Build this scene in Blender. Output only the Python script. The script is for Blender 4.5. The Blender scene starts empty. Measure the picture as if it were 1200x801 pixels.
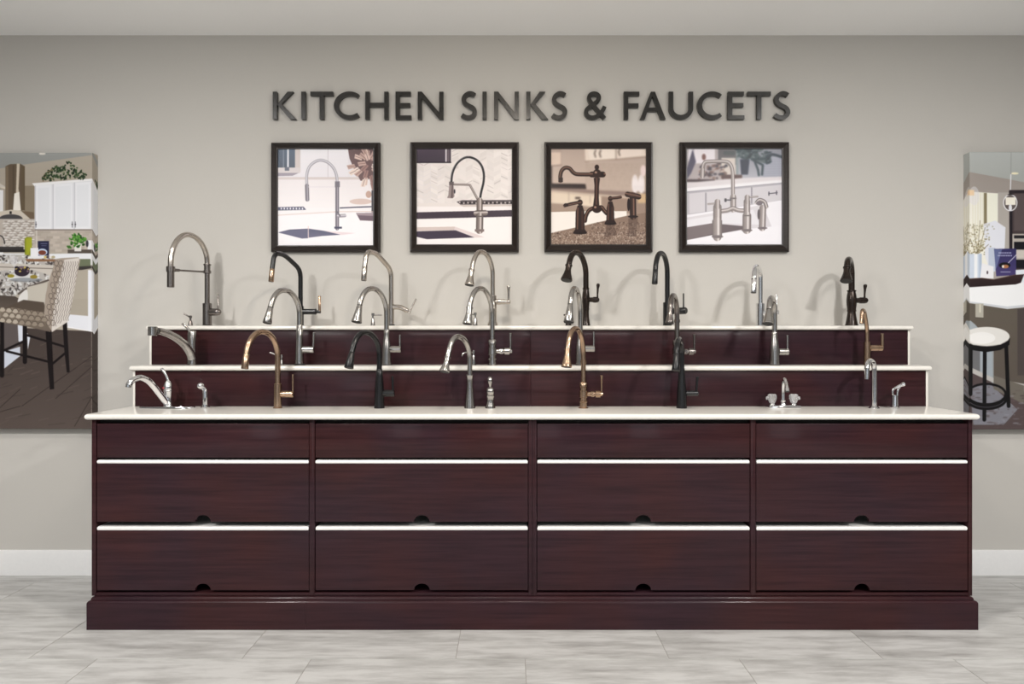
import bpy, bmesh, math, random
import numpy as np
from mathutils import Vector

# ---------------------------------------------------------------- camera, world, lamps, exposure
C = bpy.context.scene.collection
SC = bpy.context.scene
CAM_H, FPX = 1.2016, 800.0            # eye height (m), focal length in pixels of a 1200 px wide frame
WALL, FLOOR_BACK, CEIL = 3.528, -4.0, 2.785
cam = bpy.data.cameras.new('camera')
cam.sensor_width = 36.0
cam.lens = 36.0 * FPX / 1200.0
cam_o = bpy.data.objects.new('camera', cam)
C.objects.link(cam_o)
cam_o.location = (0, 0, CAM_H)
cam_o.rotation_euler = (math.pi / 2, 0, 0)
SC.camera = cam_o

w = bpy.data.worlds.new('world')
SC.world = w
w.use_nodes = True
w.node_tree.nodes['Background'].inputs[0].default_value = (0.9, 0.95, 1.0, 1)
w.node_tree.nodes['Background'].inputs[1].default_value = 0.6
SC.view_settings.view_transform = 'Standard'
SC.view_settings.look = 'None'
SC.view_settings.gamma = 1.0
SC.view_settings.use_curve_mapping = False
SC.view_settings.exposure = 0.06

def area_lamp(name, loc, power, size, col=(1, 1, 1), sy=None, rot=(0, 0, 0), spread=180):
    l = bpy.data.lights.new(name, 'AREA')
    l.energy = power
    l.color = col
    l.shape = 'DISK' if sy is None else 'RECTANGLE'
    l.size = size
    if sy: l.size_y = sy
    l.spread = math.radians(spread)
    o = bpy.data.objects.new(name, l)
    o.location = loc
    o.rotation_euler = rot
    C.objects.link(o)
    return o

WARM, SOFT, COOL = (1.0, 0.90, 0.78), (1.0, 0.975, 0.945), (0.84, 0.92, 1.0)
for lx in (-2.1, 2.1):
    area_lamp('ceiling_lamp', (lx, 0.35, CEIL - 0.012), 100, 0.26, SOFT)
for lx, pw, col in ((-1.75, 8, SOFT), (0.05, 14, WARM), (1.9, 8, SOFT)):
    area_lamp('ceiling_lamp', (lx, 1.75, CEIL - 0.03), pw, 0.22, col, rot=(math.radians(28), 0, 0), spread=140)
for lx in (-2.6, 0.0, 2.6):
    area_lamp('ceiling_troffer', (lx, -1.6, CEIL - 0.012), 24, 1.2, (1, 0.98, 0.96), sy=0.6)  # unseen soft fill, added to lift the light of the whole room
for lx in (-1.9, 1.9):
    area_lamp('window_daylight', (lx, FLOOR_BACK + 0.06, 1.4), 13, 1.0, COOL, sy=2.3, rot=(math.pi / 2, 0, 0))  # cool daylight fill added behind the camera, for streaks on the metal

# ---------------------------------------------------------------- helpers
def X(px, z): return (px - 600.0) * z / FPX
def H(py, z): return CAM_H - (py - 400.5) * z / FPX

def link(name, me, mat=None, parent=None, loc=(0, 0, 0)):
    o = bpy.data.objects.new(name, me)
    C.objects.link(o)
    o.location = loc
    if mat is not None and not me.materials:
        for m in (mat if isinstance(mat, (list, tuple)) else [mat]): me.materials.append(m)
    if parent is not None: o.parent = parent
    return o

def tag(o, label=None, cat=None, group=None, kind=None):
    if label: o['label'] = label
    if cat: o['category'] = cat
    if group: o['group'] = group
    if kind: o['kind'] = kind
    return o

def thing(name, label, cat, loc=(0, 0, 0), group=None):
    o = bpy.data.objects.new(name, None)
    o.empty_display_size = 0.05
    C.objects.link(o)
    o.location = loc
    return tag(o, label, cat, group)

class MB:
    """collects geometry, builds one mesh object"""
    def __init__(s): s.v, s.f, s.m = [], [], []
    def add(s, vs, fs, mi=0):
        b = len(s.v)
        s.v += [tuple(v) for v in vs]
        for f in fs:
            s.f.append(tuple(i + b for i in f)); s.m.append(mi)
    def box(s, x0, x1, y0, y1, z0, z1, mi=0):
        vs = [(x, y, z) for z in (z0, z1) for y in (y0, y1) for x in (x0, x1)]
        s.add(vs, [(0, 2, 3, 1), (4, 5, 7, 6), (0, 1, 5, 4), (2, 6, 7, 3), (0, 4, 6, 2), (1, 3, 7, 5)], mi)
    def loft(s, x0, x1, y0, y1, prof, sides=(1, 1, 1, 1), mi=0):
        """stack of rectangles: prof = [(inset, z)], sides = inset factors (x0, x1, y0, y1)"""
        vs, fs = [], []
        for (i, z) in prof:
            vs += [(x0 + i * sides[0], y0 + i * sides[2], z), (x1 - i * sides[1], y0 + i * sides[2], z),
                   (x1 - i * sides[1], y1 - i * sides[3], z), (x0 + i * sides[0], y1 - i * sides[3], z)]
        n = len(prof)
        for k in range(n - 1):
            for a in range(4):
                b = (a + 1) % 4
                fs.append((k * 4 + a, k * 4 + b, k * 4 + 4 + b, k * 4 + 4 + a))
        fs += [(3, 2, 1, 0), tuple(range(n * 4 - 4, n * 4))]
        s.add(vs, fs, mi)
    def sweep(s, pts, rad, seg=18, mi=0, end_mi=None, sq=None):
        """tube through pts with radii; sq = flatten factor of the second axis"""
        P = [Vector(p) for p in pts]
        n = len(P)
        T = []
        for i in range(n):
            a, b = P[max(i - 1, 0)], P[min(i + 1, n - 1)]
            d = b - a
            if d.length < 1e-9: d = T[-1] if T else Vector((0, 0, 1))
            T.append(d.normalized())
        t = T[0]
        u = t.cross(Vector((0, 1, 0)))
        if u.length < 0.1: u = t.cross(Vector((0, 0, 1)))
        u.normalize()
        vs, fs = [], []
        for i in range(n):
            u = (u - T[i] * u.dot(T[i])).normalized()
            v = T[i].cross(u)
            for k in range(seg):
                a = 2 * math.pi * k / seg
                vs.append(P[i] + u * (math.cos(a) * rad[i]) + v * (math.sin(a) * rad[i] * (sq or 1)))
        for i in range(n - 1):
            for k in range(seg):
                l = (k + 1) % seg
                fs.append((i * seg + k, i * seg + l, i * seg + seg + l, i * seg + seg + k))
        s.add(vs, fs, mi)
        s.add(vs[:seg], [tuple(reversed(range(seg)))], mi)
        s.add(vs[-seg:], [tuple(range(seg))], mi if end_mi is None else end_mi)
    def lathe(s, prof, seg=28, mi=0, axis=(0, 0)):
        """prof = [(z, r)] about a vertical axis; each ring its own level"""
        vs, fs = [], []
        for (z, r) in prof:
            for k in range(seg):
                a = 2 * math.pi * k / seg
                vs.append((axis[0] + math.cos(a) * r, axis[1] + math.sin(a) * r, z))
        for i in range(len(prof) - 1):
            for k in range(seg):
                l = (k + 1) % seg
                fs.append((i * seg + k, i * seg + l, i * seg + seg + l, i * seg + seg + k))
        fs.append(tuple(reversed(range(seg))))
        fs.append(tuple(range((len(prof) - 1) * seg, len(prof) * seg)))
        s.add(vs, fs, mi)
    def prism(s, poly, y0, y1, mi=0):
        """poly = [(x, z)] extruded along y"""
        n = len(poly)
        vs = [(x, y0, z) for x, z in poly] + [(x, y1, z) for x, z in poly]
        fs = [tuple(range(n)), tuple(reversed(range(n, 2 * n)))]
        fs += [(i, i + n, (i + 1) % n + n, (i + 1) % n) for i in range(n)]
        s.add(vs, fs, mi)
    def mesh(s, name, smooth=True, bevel=0.0, sharp=32):
        me = bpy.data.meshes.new(name)
        me.from_pydata(s.v, [], s.f)
        me.polygons.foreach_set('material_index', s.m)
        bm = bmesh.new(); bm.from_mesh(me)
        bmesh.ops.remove_doubles(bm, verts=bm.verts, dist=1e-6)
        bmesh.ops.recalc_face_normals(bm, faces=bm.faces)
        if bevel:
            es = [e for e in bm.edges if len(e.link_faces) == 2 and e.calc_face_angle(0) > 0.7]
            bmesh.ops.bevel(bm, geom=es, offset=bevel, segments=2, profile=0.5, affect='EDGES', clamp_overlap=True)
        bm.to_mesh(me); bm.free()
        if smooth:
            me.polygons.foreach_set('use_smooth', [True] * len(me.polygons))
            me.set_sharp_from_angle(angle=math.radians(sharp))
        return me
    def build(s, name, mat, parent=None, loc=(0, 0, 0), **k):
        me = s.mesh(name, **k)
        for m in (mat if isinstance(mat, (list, tuple)) else [mat]): me.materials.append(m)
        return link(name, me, None, parent, loc)

def boxo(name, mat, dims, parent=None, bevel=0.002):
    m = MB(); m.box(*dims)
    return m.build(name, mat, parent, bevel=bevel)

def spline(pts, n=6):
    """Catmull-Rom through points of any dimension"""
    P = [np.array(p, float) for p in pts]
    P = [2 * P[0] - P[1]] + P + [2 * P[-1] - P[-2]]
    out = []
    for i in range(1, len(P) - 2):
        for k in range(n):
            t = k / n
            a, b, c, d = P[i - 1], P[i], P[i + 1], P[i + 2]
            out.append(0.5 * (2 * b + (c - a) * t + (2 * a - 5 * b + 4 * c - d) * t * t + (3 * b - a - 3 * c + d) * t ** 3))
    out.append(P[-2])
    return out

def fillet(pts, rr, n=8):
    P = [np.array(p, float) for p in pts]
    out = [P[0]]
    for i in range(1, len(P) - 1):
        a, b, c = P[i - 1], P[i], P[i + 1]
        d1 = (a - b) / np.linalg.norm(a - b); d2 = (c - b) / np.linalg.norm(c - b)
        r = rr[i - 1]
        p, q = b + d1 * r, b + d2 * r
        for k in range(n + 1):
            t = k / n
            out.append((1 - t) ** 2 * p + 2 * t * (1 - t) * b + t * t * q)
    out.append(P[-1])
    return out

# ---------------------------------------------------------------- materials
def lin(c): return tuple(((v / 255) / 12.92 if v / 255 <= 0.04045 else ((v / 255 + 0.055) / 1.055) ** 2.4) for v in c)

def mat(name, col, rough=0.5, metal=0.0, spec=0.5, coat=0.0, emit=None):
    m = bpy.data.materials.new(name)
    m.use_nodes = True
    b = m.node_tree.nodes['Principled BSDF']
    b.inputs['Base Color'].default_value = (*col, 1)
    b.inputs['Roughness'].default_value = rough
    b.inputs['Metallic'].default_value = metal
    b.inputs['Specular IOR Level'].default_value = spec
    b.inputs['Coat Weight'].default_value = coat
    b.inputs['Coat Roughness'].default_value = 0.1
    return m

def nodes(m): return m.node_tree.nodes, m.node_tree.links, m.node_tree.nodes['Principled BSDF']

def noisy(m, c0, c1, scale, stretch=(1, 1, 1), detail=6, lo=0.3, hi=0.7, bump=0.0, rnd=False, rough=None):
    N, L, b = nodes(m)
    tc = N.new('ShaderNodeTexCoord'); mp = N.new('ShaderNodeMapping')
    mp.inputs['Scale'].default_value = stretch
    L.new(tc.outputs['Object'], mp.inputs['Vector'])
    if rnd:
        oi = N.new('ShaderNodeObjectInfo'); mu = N.new('ShaderNodeMath'); mu.operation = 'MULTIPLY'
        mu.inputs[1].default_value = 37.0
        L.new(oi.outputs['Random'], mu.inputs[0])
        L.new(mu.outputs[0], mp.inputs['Location'])
    nt = N.new('ShaderNodeTexNoise')
    nt.inputs['Scale'].default_value = scale; nt.inputs['Detail'].default_value = detail
    nt.inputs['Roughness'].default_value = 0.65
    L.new(mp.outputs[0], nt.inputs['Vector'])
    cr = N.new('ShaderNodeValToRGB')
    cr.color_ramp.elements[0].position = lo; cr.color_ramp.elements[0].color = (*c0, 1)
    cr.color_ramp.elements[1].position = hi; cr.color_ramp.elements[1].color = (*c1, 1)
    L.new(nt.outputs['Fac'], cr.inputs[0]); L.new(cr.outputs[0], b.inputs['Base Color'])
    if bump:
        bp = N.new('ShaderNodeBump'); bp.inputs['Strength'].default_value = bump; bp.inputs['Distance'].default_value = 0.002
        L.new(nt.outputs['Fac'], bp.inputs['Height']); L.new(bp.outputs[0], b.inputs['Normal'])
    return m, cr, nt, mp

M_wall = mat('greige_paint', (0.55, 0.52, 0.475), 0.85, spec=0.2)
noisy(M_wall, (0.54, 0.522, 0.49), (0.56, 0.541, 0.507), 220, bump=0.05)
M_ceil = mat('ceiling_paint', (0.78, 0.77, 0.75), 0.9, spec=0.1)
noisy(M_ceil, (0.95, 0.95, 0.945), (0.965, 0.965, 0.96), 150, bump=0.04)
M_white = mat('white_trim_paint', (0.80, 0.80, 0.80), 0.45)
noisy(M_white, (0.79, 0.79, 0.79), (0.82, 0.82, 0.815), 60)
M_wood = mat('espresso_wood', (0.05, 0.02, 0.02), 0.33, spec=0.14, coat=0.14)
noisy(M_wood, (0.020, 0.0080, 0.0100), (0.044, 0.0165, 0.0190), 5.0, (0.55, 9, 14), 9, 0.28, 0.74, bump=0.03)
# painted reflections: broad bluish and reddish patches over the fine grain
_N, _L, _b = nodes(M_wood)
_ramp = [n for n in _N if n.type == 'VALTORGB'][0]
_tc = [n for n in _N if n.type == 'TEX_COORD'][0]
_n2 = _N.new('ShaderNodeTexNoise'); _n2.inputs['Scale'].default_value = 2.6; _n2.inputs['Detail'].default_value = 2
_mx = _N.new('ShaderNodeMix'); _mx.data_type = 'RGBA'; _mx.blend_type = 'MULTIPLY'
_cr = _N.new('ShaderNodeValToRGB')
_cr.color_ramp.elements[0].position = 0.35; _cr.color_ramp.elements[0].color = (0.86, 0.98, 1.16, 1)
_cr.color_ramp.elements[1].position = 0.65; _cr.color_ramp.elements[1].color = (1.14, 0.97, 0.88, 1)
_L.new(_tc.outputs['Object'], _n2.inputs['Vector']); _L.new(_n2.outputs['Fac'], _cr.inputs[0])
_mx.inputs[0].default_value = 1.0
_L.new(_ramp.outputs[0], _mx.inputs[6]); _L.new(_cr.outputs[0], _mx.inputs[7]); _L.new(_mx.outputs[2], _b.inputs['Base Color'])
M_dark = mat('cabinet_inside', (0.006, 0.004, 0.004), 0.8)
noisy(M_dark, (0.005, 0.004, 0.004), (0.008, 0.006, 0.006), 12)
M_counter = mat('cream_solid_surface', (0.76, 0.74, 0.69), 0.16, spec=0.5)
noisy(M_counter, (0.75, 0.725, 0.675), (0.79, 0.765, 0.715), 90)
M_slab = mat('white_solid_surface', (0.80, 0.79, 0.77), 0.3)
noisy(M_slab, (0.79, 0.78, 0.76), (0.83, 0.82, 0.80), 90)
M_frame = mat('dark_frame_wood', (0.02, 0.013, 0.01), 0.32, spec=0.35)
noisy(M_frame, (0.009, 0.0058, 0.0048), (0.024, 0.0155, 0.0125), 8, (1, 1, 12), 6, 0.3, 0.75, bump=0.05)
M_letter = mat('dark_letter', (0.03, 0.028, 0.026), 0.25, spec=0.35)
noisy(M_letter, (0.020, 0.0185, 0.017), (0.027, 0.025, 0.0225), 40)
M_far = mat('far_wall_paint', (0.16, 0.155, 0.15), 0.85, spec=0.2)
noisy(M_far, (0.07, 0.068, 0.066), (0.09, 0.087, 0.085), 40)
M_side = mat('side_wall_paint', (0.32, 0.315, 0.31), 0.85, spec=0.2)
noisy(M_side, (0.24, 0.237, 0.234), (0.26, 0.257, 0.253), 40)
M_grout = mat('grout', (0.33, 0.31, 0.29), 0.9)
noisy(M_grout, (0.30, 0.285, 0.265), (0.36, 0.34, 0.32), 60)
M_tile = mat('weathered_tile', (0.6, 0.6, 0.58), 0.42)
_, cr, nt, mp = noisy(M_tile, (0.29, 0.282, 0.27), (0.53, 0.525, 0.512), 5.0, (0.7, 4.2, 1), 12, 0.30, 0.60, bump=0.04, rnd=True)

def metal(name, c0, c1, rough, metalness=1.0, spec=0.5, scale=60):
    m = mat(name, c0, rough, metalness, spec)
    noisy(m, c0, c1, scale, (1, 1, 0.2), 3)
    return m
STEEL = metal('brushed_stainless', (0.42, 0.405, 0.385), (0.48, 0.46, 0.44), 0.19)
DSTEEL = metal('dark_stainless', (0.20, 0.18, 0.17), (0.25, 0.225, 0.21), 0.24)
PSTEEL = metal('pale_nickel', (0.50, 0.455, 0.41), (0.56, 0.51, 0.46), 0.2)
CHROME = metal('polished_chrome', (0.78, 0.78, 0.79), (0.80, 0.80, 0.81), 0.06)
BRONZE = metal('champagne_bronze', (0.42, 0.29, 0.20), (0.48, 0.335, 0.235), 0.22)
BLACK = metal('matte_black', (0.0065, 0.0065, 0.0075), (0.009, 0.009, 0.010), 0.24, 0.0, 0.5)
ORB = metal('oil_rubbed_bronze', (0.014, 0.010, 0.009), (0.040, 0.026, 0.019), 0.22, 0.5)
NOZ = metal('nozzle_rubber', (0.012, 0.012, 0.013), (0.02, 0.02, 0.02), 0.5, 0.0)
CLEAR = mat('clear_acrylic', (0.95, 0.96, 0.97), 0.05)
CLEAR.node_tree.nodes['Principled BSDF'].inputs['Transmission Weight'].default_value = 0.75
noisy(CLEAR, (0.93, 0.94, 0.95), (0.97, 0.97, 0.97), 20)
RED = mat('red_dot', (0.55, 0.03, 0.05), 0.3); noisy(RED, (0.5, 0.03, 0.05), (0.6, 0.04, 0.06), 20)

# ---------------------------------------------------------------- room
XL, XR = -5.0, 5.0
def struct(name, m, dims, parent=None, bevel=0):
    return tag(boxo(name, m, dims, parent, bevel), kind='structure')
struct('wall_back', M_wall, (XL - .1, XR + .1, WALL, WALL + 0.1, -0.02, CEIL + 0.1))
struct('wall_left', M_side, (XL - .1, XL, FLOOR_BACK - .1, WALL, -0.02, CEIL + 0.1))
struct('wall_right', M_side, (XR, XR + .1, FLOOR_BACK - .1, WALL, -0.02, CEIL + 0.1))
struct('wall_front', M_far, (XL, XR, FLOOR_BACK - .1, FLOOR_BACK, -0.02, CEIL + 0.1))
struct('ceiling', M_ceil, (XL, XR, FLOOR_BACK, WALL, CEIL, CEIL + 0.1))
floor = struct('floor', M_grout, (XL, XR, FLOOR_BACK, WALL, -0.03, -0.0016))
TW, TD, GAP = 0.8115, 0.4085, 0.0028
tm = MB(); tm.loft(-TW / 2 + GAP / 2, TW / 2 - GAP / 2, -TD / 2 + GAP / 2, TD / 2 - GAP / 2, [(0, -0.004), (0, -0.0003), (0.0003, 0)])
tile_me = tm.mesh('tile', smooth=False); tile_me.materials.append(M_tile)
row = 0
y_edge = 3.0 - TD
random.seed(4)
for r in range(-9, 2):                       # rows from well behind the camera to the wall
    y0 = y_edge + r * TD
    off = {0: -0.214, 1: 0.05}.get(r % 2)
    if y0 + TD > WALL: pass
    for k in range(-5, 6):
        cx = off + TW * k + TW / 2
        if abs(cx) + TW / 2 > 4.6: continue
        link('tile', tile_me, None, floor, (cx, y0 + TD / 2, 0))
cut = MB(); d2 = WALL - (3.0 + TD) - 0.001
cut.loft(-TW / 2 + GAP / 2, TW / 2 - GAP / 2, GAP / 2, d2, [(0, -0.004), (0, -0.0003), (0.0003, 0)])
cut_me = cut.mesh('tile', smooth=False); cut_me.materials.append(M_tile)
for k in range(-5, 6):
    cx = -0.214 + TW * k + TW / 2
    if abs(cx) + TW / 2 > 4.6: continue
    link('tile', cut_me, None, floor, (cx, 3.0 + TD, 0))
bb = MB(); bb.loft(XL, XR, WALL - 0.014, WALL, [(0, 0), (0, 0.118), (0.004, 0.126), (0.009, 0.129)], (0, 0, 1, 0))
tag(bb.build('baseboard_back', M_white), kind='structure')
for i, lx in enumerate((-1.9, 1.9)):         # invented frames around the added daylight lamps, unseen behind the camera
    m = MB(); ya, yb = FLOOR_BACK, FLOOR_BACK + 0.08
    for (a, b, c, d) in ((-.60, -.51, .16, 2.64), (.51, .60, .16, 2.64), (-.51, .51, .16, .24), (-.51, .51, 2.56, 2.64)):
        m.box(lx + a, lx + b, ya, yb, c, d)
    tag(m.build('window_%d' % (i + 1), M_white, bevel=0.003), kind='structure')

# ---------------------------------------------------------------- display cabinets, counter and risers
ZB, ZF = 2.85, 2.872                         # plinth face, cabinet face
CT_TOP, CT_BOT = 0.9015, 0.8765
Y_BACK = WALL - 0.03
def XF(px): return X(px, ZF)
def HF(py): return H(py, ZF)
BASE_H = 0.1342

def notch_front(x0, x1, z0, z1, nx, nr, y0, y1):
    poly = [(x0, z1), (x0, z0), (nx - nr, z0)]
    poly += [(nx - nr * math.cos(math.pi * k / 14), z0 + 0.85 * nr * math.sin(math.pi * k / 14)) for k in range(1, 14)]
    poly += [(nx + nr, z0), (x1, z0), (x1, z1)]
    m = MB(); m.prism(poly, y0, y1)
    return m

def cabinet(label, panels, bays):
    t = thing('display_cabinet', label, 'cabinet', (0, 0, 0), 'base cabinets of the faucet display')
    for (a, b) in panels:
        boxo('upright_panel', M_wood, (XF(a), XF(b), ZF, Y_BACK, BASE_H, CT_BOT - 0.001), t, 0.0012)
    xa, xb = XF(panels[0][0]), XF(panels[-1][1])
    boxo('bottom_rail', M_wood, (xa + .004, xb - .004, ZF + 0.002, Y_BACK, BASE_H, HF(694.6)), t, 0.001)
    boxo('back_panel', M_dark, (xa + .004, xb - .004, ZF + 0.40, ZF + 0.412, BASE_H, CT_BOT - 0.002), t, 0)
    boxo('top_rail', M_dark, (xa + .004, xb - .004, ZF + 0.03, ZF + 0.06, HF(500), CT_BOT - 0.001), t, 0)
    for (a, b, nc) in bays:
        boxo('fixed_front', M_wood, (XF(a), XF(b), ZF + 0.003, ZF + 0.022, HF(536.2), HF(496.2)), t, 0.001)
        for (s0, s1, f1) in ((538.4, 543.0, 611.3), (616.4, 621.4, 691.6)):
            dy = random.uniform(-0.001, 0.002)
            tilt = random.uniform(-0.6, 0.6)
            m = notch_front(XF(a), XF(b), HF(f1), HF(s1), XF(nc), 9.2 * ZF / FPX, ZF + 0.002 + dy, ZF + 0.020 + dy)
            d = m.build('drawer_front', M_wood, t, smooth=False, bevel=0.0008)
            s = MB()
            y0, y1 = ZF + 0.0015 + dy, ZF + 0.36
            s0 += 0.7
            th = HF(s0) - HF(s1)
            s.loft(XF(a) + .001, XF(b) - .001, y0, y1, [(0.002, HF(s1) + 0.0004), (0, HF(s1) + th * .25), (0, HF(s0) - th * .3), (0.0025, HF(s0))])
            # a hair of slope across each slab, as the boards sit in the photograph
            L = XF(b) - XF(a)
            s.v = [(x, y, z + tilt * 0.0022 * ((x - XF(a)) / L - 0.5) if z > HF(s1) + 0.001 else z) for x, y, z in s.v]
            tag(s.build('slab', M_slab, d), 'white solid-surface slab on top of the drawer front')
    return t
cabinet('dark wood display cabinet making up the left half of the counter base', [(107.3, 112.4), (362.4, 368.7), (619.4, 623.8)],
        [(113.2, 361.7, 237.5), (369.4, 618.7, 494.2)])
cabinet('dark wood display cabinet making up the right half of the counter base', [(624.1, 628.8), (879.6, 885.7), (1134.9, 1139.5)],
        [(629.5, 878.9, 754), (886.4, 1134.2, 1010.3)])

PL, PR = X(101.3, ZB), X(1146.5, ZB)
pl = thing('plinth', 'dark wood plinth with moulded top edge along the floor below the cabinets', 'plinth')
prof = [(0, 0), (0, 0.108)] + [(0.010 * (1 - math.cos(a * .1745)), 0.108 + 0.012 * math.sin(a * .1745)) for a in range(1, 10)] + [(0.0115, 0.1203), (0.0115, 0.1235)] + [(0.0115 + 0.008 * (1 - math.cos(a * .26)), 0.1235 + 0.0095 * math.sin(a * .26)) for a in range(1, 7)]
seam = X(358, ZB)
for (a, b, s) in ((PL, seam - 0.0004, (1, 0, 1, 0)), (seam + 0.0004, PR, (0, 1, 1, 0))):
    m = MB(); m.loft(a, b, ZB, ZB + 0.06, prof, s)
    m.build('moulding', M_wood, pl, sharp=45)
for (a, b, s) in ((PL, PL + 0.05, (1, 0, 0, 0)), (PR - 0.05, PR, (0, 1, 0, 0))):
    m = MB(); m.loft(a, b, ZB + 0.0605, Y_BACK, prof, s)
    m.build('side_moulding', M_wood, pl, sharp=45)

def bullnose(x0, x1, y0, y1, z0, z1, back=0):
    t = (z1 - z0) / 2
    p = []
    for k in range(0, 11):
        a = -math.pi / 2 + math.pi * k / 10
        p.append((t * (1 - math.cos(a)) * 0.9, (z0 + z1) / 2 + t * math.sin(a)))
    m = MB(); m.loft(x0, x1, y0, y1, p, (1, 1, 1, back))
    return m
Z_C, Z_R1, Z_S1, Z_R2, Z_S2 = 2.845, 3.185, 3.165, 3.33, 3.31
S1_TOP, S1_BOT, S2_TOP, S2_BOT = 1.0916, 1.068, 1.2815, 1.2600
c = bullnose(X(98.7, Z_C), X(1148.3, Z_C), Z_C, WALL - 0.002, CT_BOT, CT_TOP)
tag(c.build('countertop', M_counter, sharp=50), 'long cream solid-surface countertop with rounded edge over the dark cabinets', 'countertop')

def tier(label, zr, zs, zback, z_low, bot, top, mid_px):
    t = thing('display_riser', label, 'display shelf', (0, 0, z_low), None)
    xa, xb = -1.7585, 1.931
    xm = X(mid_px, zr)
    for a, b in ((xa, xm - 0.0005), (xm + 0.0005, xb)):
        boxo('riser_panel', M_wood, (a, b, zr, zr + 0.018, 0, bot - z_low), t, 0.0008)
    for a, b in ((xa - 0.010, xa), (xb, xb + 0.010)):
        tag(boxo('end_panel', M_counter, (a, b, zr - 0.001, zback, 0, bot - z_low), t, 0.001), 'cream end panel closing the side')
    m = bullnose(-1.775, 1.947, zs, zback, bot - z_low, top - z_low)
    tag(m.build('shelf_slab', M_counter, t, sharp=50), 'cream solid-surface shelf slab with rounded edge')
    return t
tier('lower dark wood riser with cream shelf, standing on the countertop', Z_R1, Z_S1, Z_R2 + 0.03, CT_TOP, S1_BOT, S1_TOP, 622)
tier('upper dark wood riser with cream shelf, against the wall', Z_R2, Z_S2, WALL - 0.001, S1_TOP, S2_BOT, S2_TOP, 621.5)

# ---------------------------------------------------------------- faucets
ROW = {1: (3.10, CT_TOP), 2: (3.245, S1_TOP), 3: (3.42, S2_TOP)}

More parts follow.
